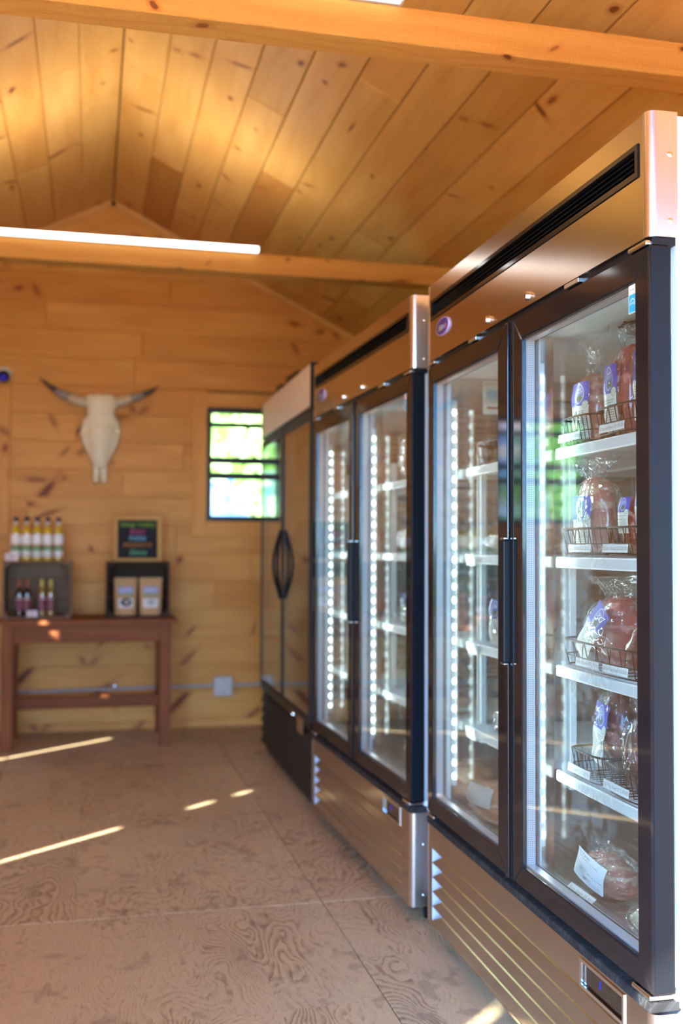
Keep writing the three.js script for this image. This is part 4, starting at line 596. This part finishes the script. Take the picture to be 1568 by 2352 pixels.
function pack(name, label, group, { w, h, d, mat, bag = 0, lean = 0, tilt = 0, turn = 0, lab, seed = 1, exp = 2.6, flare = 1.25 }, fz, x, y, dep) {
  const holder = thing(name, label, 'meat', [0, 0, 0], 0, group), r = rng(seed), ox = r() * 20;
  const S = (u, v) => Math.pow(Math.max(0, 1 - Math.pow(Math.abs(u), exp) - Math.pow(Math.abs(v), exp)), 1 / 2);
  const geo = new THREE.SphereGeometry(1, 36, 26), p = geo.attributes.position;
  const taper = 0.12 + 0.22 * r();
  const body = (q, grow) => { const e = 2 / exp, f = (t) => Math.sign(t) * Math.pow(Math.abs(t), e), len = Math.max(1e-6, q.length()), n = q.clone().divideScalar(len), k = 1 + 0.26 * (vn3(n.x * 2.2 + ox, n.y * 2.6 + 5, n.z * 2 + 9, seed) - 0.5) + 0.08 * (vn3(n.x * 6 + ox, n.y * 7 + 5, n.z * 6 + 9, seed + 3) - 0.5); return V(f(n.x) * w / 2 * k * (1 - taper * n.y) * (1 - 0.1 * Math.max(0, n.y)), h / 2 + f(n.y) * h / 2 * (1 + (k - 1) * 0.4), f(n.z) * d / 2 * k).multiplyScalar(grow).add(V(0, h / 2 * (1 - grow), 0)); };
  const q = V(0, 0, 0); for (let i = 0; i < p.count; i++) { q.fromBufferAttribute(p, i); const b = body(q, 1); p.setXYZ(i, b.x, Math.max(0, b.y), b.z); } geo.computeVertexNormals(); part('meat', geo, mat, holder);
  const front = (u, v) => { const q2 = V(u, v, Math.max(0.25, S(u * 0.9, v * 0.9))).normalize(); const b = body(q2, 1.0); return b; };
  if (lab) { const { lw, lh, lx = 0, ly = 0, rot = 0, paper = farmPaper } = lab, g = new THREE.PlaneGeometry(lw, lh, 12, 18), lp = g.attributes.position; const cs = Math.cos(rot), sn = Math.sin(rot); for (let i = 0; i < lp.count; i++) { const a = lp.getX(i), b = lp.getY(i), X = lx + a * cs - b * sn, Y = h / 2 + ly + a * sn + b * cs; const u = clamp(X / (w / 2), -0.97, 0.97), v = clamp((Y - h / 2) / (h / 2), -0.97, 0.97); const zz = d / 2 * (1 - 0.2 * u * u - 0.16 * v * v); lp.setXYZ(i, X, Y, zz * 1.12 + 0.005 + 0.0015 * Math.sin(Y * 90 + X * 40)); } g.computeVertexNormals(); part('label', g, paper, holder, lab.text ?? 'printed label with blue top'); }
  if (bag) { // clear film: loose skin round the meat, gathered neck, flared open end
    const nu = 40, nv = 26, g = new THREE.PlaneGeometry(1, 1, nu, nv), bp = g.attributes.position; for (let i = 0; i < bp.count; i++) { const u = bp.getX(i) + 0.5, v = bp.getY(i) + 0.5, an = u * Math.PI * 2; let rx, rz, yy; if (v < 0.5) { const k = v / 0.5; yy = h * (0.06 + 0.9 * k); const e = Math.pow(Math.max(0, 1 - Math.pow(Math.abs(2 * (yy / h) - 1), exp)), 1 / exp); rx = (w / 2) * Math.max(0.42, e) * 1.09 + 0.004; rz = (d / 2) * Math.max(0.4, e) * 1.12 + 0.006; } else { const k = (v - 0.5) / 0.5; yy = h * 0.96 + bag * k; rx = (w / 2) * mix(0.5, flare, sstep(0.0, 1, k)); rz = mix(d * 0.24, 0.004, sstep(0, 0.8, k)); }
      const n = (vn(u * 9 + seed, v * 7, seed + 5, 9) - 0.5) * 0.028 * (0.35 + v) + (vn(u * 24 + seed, v * 16, seed + 6, 24) - 0.5) * 0.012 * (0.4 + v); const c2 = Math.cos(an), s2 = Math.sin(an); bp.setXYZ(i, c2 * (rx + n) + tilt * Math.max(0, yy - h * 0.9) + n * 0.5, yy + n * (v > 0.5 ? 0.8 : 0), s2 * (rz + n * 0.7) + (v > 0.6 ? (vn(u * 5, v * 6, seed + 8, 5) - 0.5) * 0.02 : 0)); } g.computeVertexNormals(); part('plastic_bag', g, film, holder, 'clear crinkled plastic'); }
  holder.position.copy(fz.g.localToWorld(V(x, y, fz.Z(dep)))); holder.rotation.set(lean, fz.g.rotation.y + turn + 0.12, 0, 'YXZ'); return holder;
}
function basket(label, text, fz, x0, w, y, off = 0, dep0 = 0.112, len = 0.34) { // black wire basket with a price tag on its front
  const H = 0.066, t = thing('wire_basket', label, 'basket', [0, 0, 0], 0, 'black wire baskets in the nearest freezer'); t.position.copy(fz.g.localToWorld(V(x0 + w / 2, y, fz.Z(dep0)))); t.rotation.y = fz.g.rotation.y;
  const a = w / 2, rc = (yy, k, r) => tube([V(-a * k, yy, 0), V(a * k, yy, 0), V(a * k, yy, -len), V(-a * k, yy, -len)].flatMap((p, i, s) => { const n = s[(i + 1) % 4]; return [p.clone().lerp(n, 0.06), p.clone().lerp(n, 0.94)]; }), r, 64, 6, true);
  part('rim', rc(H, 1, 0.0026), blackIron, t); const L = [rc(0.006, 0.9, 0.0018), rc(0.03, 0.95, 0.0013)];
  for (let i = 0; i <= 7; i++) { const x = mix(-1, 1, i / 7) * 0.9; for (const z of [-0.012, -len + 0.012]) L.push(rod(V(a * x, 0.005, z), V(a * x * 1.07, H, z + (z > -0.1 ? 0.012 : -0.012)), 0.0012, 5)); L.push(rod(V(a * x, 0.005, -0.012), V(a * x, 0.005, -len + 0.012), 0.0012, 5)); }
  for (let i = 1; i < 12; i++) { const z = -len * (i / 12); for (const s of [-1, 1]) L.push(rod(V(s * a * 0.9, 0.005, z), V(s * a, H, z), 0.0012, 5)); } part('wires', merge(L), blackIron, t);
  [].concat(text).forEach((text, ti) => { if (!text) return; const tex = canvasTex(512, 96, (g, W, Hh) => { g.fillStyle = '#f6f8f8'; g.fillRect(0, 0, W, Hh); g.fillStyle = '#3b3f46'; g.font = '54px sans-serif'; g.textBaseline = 'middle'; const m = g.measureText(text).width, k = Math.min(1, (W - 24) / m); g.save(); g.translate(12, Hh / 2 + 2); g.scale(k, 1); g.fillText(text, 0, 0); g.restore(); });
    const tg = box(-0.058, 0.058, -0.0095, 0.0095, 0, 0.0012); tg.rotateX(-0.1); tg.translate(-a + 0.062 + off + ti * 0.137, 0.02, 0.009); const pl = part('price_tag', tg, new THREE.MeshStandardMaterial({ map: tex, roughness: 0.4 }), t, 'white price tag'); const hk = merge([rod(V(-a + 0.03, 0.028, 0.0065), V(-a + 0.03, H, 0.003), 0.001, 5), rod(V(-a + 0.1, 0.028, 0.0065), V(-a + 0.1, H, 0.003), 0.001, 5)]); hk.translate(off + ti * 0.137, 0, 0); part('hook', hk, blackIron, pl); });
  return t;
}
scene.updateMatrixWorld(true);
const Y1 = 1.448, Y2 = 1.181, Y3 = 0.916, Y4 = 0.661, Y0 = 0.389;
basket('top shelf wire basket tagged Tenderloin Steak', 'Tenderloin Steak $30/lb', f1, 0.058, 0.16, Y1); basket('top shelf wire basket tagged Ground Beef', 'Ground Beef $9.95/lb', f1, 0.24, 0.222, Y1, 0.037);
basket('second shelf wire basket tagged Strip Steak', 'Strip Steak $28.25/lb', f1, 0.058, 0.208, Y2, 0.056); basket('second shelf wire basket tagged Sirloin Steak', 'Sirloin Steak $20.00/lb', f1, 0.29, 0.186, Y2);
basket('third shelf wide wire basket tagged Beef Kabobs and Sirloin Flap Steak', ['Beef Kabobs $12.35/lb', 'Sirloin Flap Steak $18.50/lb'], f1, 0.052, 0.425, Y3, 0.099);
basket('lowest shelf wire basket tagged Stew Beef', 'Stew Beef $10.90/lb', f1, 0.106, 0.163, Y4); basket('lowest shelf wire basket tagged Stir Fry Beef', 'Stir Fry Beef $12.35/lb', f1, 0.29, 0.182, Y4);
basket('empty wire basket on the top shelf behind the far door of the nearest freezer', '', f1, -0.6, 0.3, Y1, 0, 0.125, 0.34);
const GR = 'bagged meat packs in the nearest freezer', FLB = { lw: 0.075, lh: 0.15 };
const bk = 0.008; // packs in baskets rest on the basket wires
pack('meat_pack', 'pinkish pack in a loose clear bag above the Tenderloin Steak tag', GR, { w: 0.096, h: 0.165, d: 0.075, mat: M.pale, bag: 0.1, tilt: -0.15, lab: { ...FLB, lh: 0.135, ly: -0.008 }, seed: 3, flare: 1.2 }, f1, 0.132, Y1 + bk, 0.166);
pack('meat_pack', 'tall ground beef pack with long label left of the Ground Beef tag', GR, { w: 0.096, h: 0.205, d: 0.085, mat: M.ground, bag: 0.045, tilt: -0.2, lab: { lw: 0.06, lh: 0.155, lx: -0.012, ly: -0.022 }, seed: 7, flare: 1.0 }, f1, 0.299, Y1 + bk, 0.172);
pack('meat_pack', 'red pack at the near stile on the top shelf', GR, { w: 0.075, h: 0.21, d: 0.085, mat: M.ground, bag: 0.04, lab: { lw: 0.05, lh: 0.15, ly: -0.01 }, seed: 9 }, f1, 0.412, Y1 + bk, 0.178);
pack('meat_pack', 'pale fatty pack in a tall bag above the Strip Steak tag', GR, { w: 0.12, h: 0.185, d: 0.07, mat: M.pale, bag: 0.04, tilt: -0.4, lab: { lw: 0.08, lh: 0.13, ly: -0.022, lx: -0.004 }, seed: 13, flare: 1.45 }, f1, 0.14, Y2 + bk, 0.166);
pack('meat_pack', 'dark red pack between the Strip Steak and Sirloin Steak tags', GR, { w: 0.07, h: 0.13, d: 0.09, mat: M.steak, seed: 17, lab: { lw: 0.04, lh: 0.08, ly: 0.02 } }, f1, 0.334, Y2 + bk, 0.18);
pack('meat_pack', 'red steak pack with folded bag above the Sirloin Steak tag', GR, { w: 0.07, h: 0.19, d: 0.08, mat: M.steak, bag: 0.03, lab: { lw: 0.045, lh: 0.1, lx: -0.008, ly: 0.0 }, seed: 19 }, f1, 0.41, Y2 + bk, 0.18);
pack('meat_pack', 'marbled pack at the near stile on the second shelf', GR, { w: 0.07, h: 0.18, d: 0.1, mat: M.pale, seed: 21 }, f1, 0.415, Y2 + bk, 0.3);
pack('meat_pack', 'leaning red kabob pack with slanted label on the third shelf', GR, { w: 0.25, h: 0.165, d: 0.1, mat: M.ground, bag: 0.05, lab: { lw: 0.06, lh: 0.17, rot: -0.8, lx: -0.05, ly: -0.005 }, seed: 23, exp: 2.2 }, f1, 0.2, Y3 + bk, 0.2);
pack('meat_pack', 'dark flap steak pack low at the near stile on the third shelf', GR, { w: 0.13, h: 0.11, d: 0.06, mat: M.dark, seed: 27 }, f1, 0.395, Y3 + bk, 0.16);
pack('meat_pack', 'wine red stew beef pack leaning with slanted label on the lowest shelf', GR, { w: 0.12, h: 0.205, d: 0.08, mat: M.dark, bag: 0.02, lab: { lw: 0.05, lh: 0.145, rot: -0.24, lx: -0.008, ly: -0.005 }, seed: 29, exp: 2.1 }, f1, 0.188, Y4 + 0.012, 0.194);
pack('meat_pack', 'wine red stir fry pack at the near stile on the lowest shelf', GR, { w: 0.1, h: 0.17, d: 0.08, mat: M.dark, bag: 0.03, seed: 31 }, f1, 0.36, Y4 + bk, 0.172);
pack('meat_pack', 'white labelled bag of soup bones on the freezer floor', GR, { w: 0.165, h: 0.1, d: 0.1, mat: M.pale, bag: 0.012, flare: 0.8, lab: { lw: 0.12, lh: 0.066, ly: 0.012, rot: -0.22, paper: scalePaper, text: 'white scale label' }, seed: 33, exp: 2.2 }, f1, 0.178, Y0 + 0.003, 0.175);
pack('meat_pack', 'second bag of bones behind the white labelled one', GR, { w: 0.2, h: 0.12, d: 0.14, mat: M.pale, bag: 0.03, seed: 35, exp: 2.2, lab: { lw: 0.1, lh: 0.06, paper: scalePaper, lx: -0.03, ly: 0.03, text: 'white scale label' } }, f1, 0.2, Y0 + 0.001, 0.36);
pack('meat_pack', 'cream coloured bone pack in clear bag at the near stile on the floor', GR, { w: 0.09, h: 0.07, d: 0.12, mat: M.chicken, bag: 0.03, seed: 37, exp: 2.2 }, f1, 0.43, Y0 + 0.001, 0.16);
[[0.42, Y0, 0.42, 'dark', 0.12], [0.16, Y3, 0.57, 'steak', 0.19], [0.2, Y4, 0.57, 'dark', 0.17], [0.16, Y2, 0.57, 'pale', 0.17]].forEach(([x, y, dep, m, h], i) => pack('meat_pack', ['dark pack deep on the freezer floor behind the bones', 'frosted red pack deep on the third shelf', 'dark pack deep on the lowest shelf', 'pale pack deep on the second shelf'][i], GR, { w: 0.16, h, d: 0.16, mat: M[m], bag: 0.03, seed: 41 + i, exp: 2.3 }, f1, x, y + 0.001, dep));
pack('meat_pack', 'cream chicken bag on the second shelf behind the far door', GR, { w: 0.26, h: 0.075, d: 0.2, mat: M.chicken, bag: 0.02, tilt: -1.2, seed: 51, exp: 2.1 }, f1, -0.44, Y2 + 0.001, 0.22);
pack('meat_pack', 'upright labelled pack on the third shelf behind the far door', GR, { w: 0.11, h: 0.14, d: 0.08, mat: M.pale, bag: 0.03, lab: { lw: 0.085, lh: 0.13 }, seed: 53 }, f1, -0.41, Y3 + 0.001, 0.16);
pack('meat_pack', 'small red pack on the lowest shelf behind the far door', GR, { w: 0.09, h: 0.08, d: 0.09, mat: M.steak, bag: 0.02, seed: 57 }, f1, -0.395, Y4 + 0.001, 0.16);
pack('meat_pack', 'big shrink wrapped roast with white label on the floor behind the far door', GR, { w: 0.24, h: 0.12, d: 0.17, mat: M.ham, seed: 59, exp: 2.2, lab: { lw: 0.13, lh: 0.055, lx: 0.03, ly: 0.035, paper: new THREE.MeshStandardMaterial({ color: 0xdedad4, roughness: 0.6, side: THREE.DoubleSide }), text: 'plain white label' } }, f1, -0.49, Y0 + 0.001, 0.165);
{ // loose shelf tags
  const mk = (text) => new THREE.MeshStandardMaterial({ roughness: 0.5, map: canvasTex(512, 96, (g) => { g.fillStyle = '#eef2f2'; g.fillRect(0, 0, 512, 96); g.fillStyle = '#44484e'; g.font = '54px sans-serif'; g.fillText(text, 24, 66); }) });
  const a = thing('shelf_tag', 'white Soup Bones price tag lying on the freezer floor', 'price tag'); a.position.copy(f1.g.localToWorld(V(0.165, Y0 + 0.0005, f1.Z(0.098)))); a.rotation.set(-0.9, f1.g.rotation.y, 0, 'YXZ'); part('tag', box(-0.065, 0.065, 0, 0.022, -0.0012, 0), mk('Soup Bones $5.50/lb'), a);
  const clearTag = new THREE.MeshPhysicalMaterial({ color: 0xf2f4f4, transmission: 0.4, roughness: 0.25, thickness: 0 });
  [[-0.56, Y2, 'second'], [-0.545, Y3, 'third'], [-0.56, Y4, 'lowest']].forEach(([x, y, n]) => { const t = thing('tag_holder', `clear plastic tag holder clipped to the ${n} shelf behind the far door`, 'tag holder', [0, 0, 0], 0, 'clear tag holders'); t.position.copy(f1.g.localToWorld(V(x, y - 0.034, f1.Z(0.0985)))); t.rotation.set(0.15, f1.g.rotation.y, 0, 'YXZ'); part('holder', box(-0.04, 0.04, 0, 0.034, 0, 0.003), clearTag, t); part('clip', rbox(-0.03, -0.01, 0.026, 0.036, -0.002, 0.005, 0.001), clearTag, t); });
}
// middle freezer
const GR2 = 'packs in the middle freezer';
[[0.2, Y1, 'pale', 0.2, 'slanted pale pack on the top shelf of the middle freezer', 0.12], [0.36, Y1, 'steak', 0.17, 'red pack on the top shelf of the middle freezer by the near stile', 0.12], [0.2, Y2, 'ground', 0.1, 'pinkish pack on the second shelf of the middle freezer', 0.18], [0.25, Y3, 'ground', 0.13, 'pink block on the third shelf of the middle freezer', 0.15], [0.13, Y3, 'steak', 0.19, 'tall red pack deep on the third shelf of the middle freezer', 0.14], [0.3, Y4, 'pale', 0.07, 'small pale pack on the lowest shelf of the middle freezer', 0.1], [0.3, Y0, 'chicken', 0.14, 'cream bag on the floor of the middle freezer', 0.2], [-0.3, Y1, 'pale', 0.18, 'pale pack on the top shelf behind the far door of the middle freezer', 0.12], [-0.36, Y2, 'steak', 0.12, 'red pack on the second shelf behind the far door of the middle freezer', 0.14], [-0.32, Y3, 'pale', 0.17, 'labelled pack on the third shelf behind the far door of the middle freezer', 0.12], [-0.36, Y4, 'dark', 0.1, 'dark pack on the lowest shelf behind the far door of the middle freezer', 0.14], [-0.4, Y0, 'ham', 0.13, 'roast on the floor behind the far door of the middle freezer', 0.2]].forEach(([x, y, m, h, label, w], i) => pack('meat_pack', label, GR2, { w, h, d: 0.1, mat: M[m], bag: i % 3 === 1 ? 0 : 0.05, tilt: -0.3, lab: i % 2 ? { lw: 0.07, lh: h * 0.8 } : undefined, seed: 71 + i, exp: 2.3 }, f2, x, y + 0.001, i === 4 ? 0.4 : 0.18));

// ------------------------------------------------------------------ outdoors, seen through the windows and the open entrance
const grassTex = dataTex(512, 512, (x, y, o) => { const n = vn(x / 40, y / 40, 401, 13, 13) * 0.5 + vn(x / 4, y / 4, 402, 128, 128) * 0.5; o[0] = 96 + 50 * n; o[1] = 128 + 44 * n; o[2] = 62 + 30 * n; }); grassTex.repeat.set(24, 24);
const gravelTex = dataTex(512, 512, (x, y, o) => { const n = vn(x / 3, y / 3, 411, 171, 171) * 0.6 + vn(x / 30, y / 30, 412, 17, 17) * 0.4; o[0] = 150 + 60 * n; o[1] = 142 + 58 * n; o[2] = 130 + 54 * n; }); gravelTex.repeat.set(10, 8);
{ const g = new THREE.PlaneGeometry(70, 70); g.rotateX(-Math.PI / 2); const m = part('ground', g, new THREE.MeshStandardMaterial({ map: grassTex, roughness: 0.95 })); m.position.set(0, -0.18, 0); m.userData.kind = 'structure'; const y = box(-9, 9, -0.06, 0, 0.3, 14); const d = part('driveway', y, new THREE.MeshStandardMaterial({ map: gravelTex, roughness: 0.95 })); d.position.y = -0.13; d.userData.kind = 'structure'; }
const barkMat = new THREE.MeshStandardMaterial({ color: 0x5d4a38, roughness: 0.9 });
const leafMats = [0xc4de88, 0xd2e69a, 0xb6d67c].map((c) => new THREE.MeshPhysicalMaterial({ color: c, roughness: 0.8, transmission: 0.4, thickness: 0, side: THREE.DoubleSide }));
function tree(x, z, h, r, seed, label) {
  const t = thing('tree', label, 'tree', [x, -0.18, -z], 0, 'trees outside'), rr = rng(seed), tr = cyl(0.14, 0.06, h * 0.6, 10); tr.translate(0, h * 0.3, 0); part('trunk', tr, barkMat, t);
  const pos = [], n = 8000, blobs = [...Array(13)].map(() => [(rr() - 0.5) * 1.3 * r, h * (0.16 + 0.72 * rr()), (rr() - 0.5) * 1.1 * r, r * (0.35 + 0.35 * rr())]);
  for (let i = 0; i < n; i++) { const b = blobs[Math.floor(rr() * 13)], u = rr() * 2 - 1, a = rr() * 6.283, s = Math.sqrt(1 - u * u), q = b[3] * (0.6 + 0.4 * rr()), c = V(b[0] + q * s * Math.cos(a), b[1] + q * u, b[2] + q * s * Math.sin(a)), l = 0.1 + 0.08 * rr(), d1 = V(rr() - 0.5, rr() - 0.7, rr() - 0.5).normalize(), d2 = V(rr() - 0.5, rr() - 0.5, rr() - 0.5).cross(d1).normalize(); const A = c.clone().addScaledVector(d1, -l), B = c.clone().addScaledVector(d2, l * 0.45), C = c.clone().addScaledVector(d1, l), D = c.clone().addScaledVector(d2, -l * 0.45); for (const v of [A, B, C, A, C, D]) pos.push(v.x, v.y, v.z); }
  const g = new THREE.BufferGeometry(); g.setAttribute('position', new THREE.Float32BufferAttribute(pos, 3)); g.computeVertexNormals(); const f = part('foliage', g, leafMats[seed % 3], t); f.userData.kind = 'stuff';
}
tree(2.6, 17, 6, 2.2, 3, 'leafy tree filling the view through the back window'); tree(-2.2, 19, 6.2, 2.1, 4, 'leafy tree beyond the wall, left of the one at the window'); tree(-6.6, 18, 6.4, 2.3, 8, 'leafy tree far left beyond the back wall'); tree(7.8, 20, 7.4, 2.6, 6, 'tree beyond the back wall to the right of the window'); tree(-11.8, 21, 7.5, 2.6, 5, 'tree farthest left beyond the back wall');

renderer.render(scene, camera);
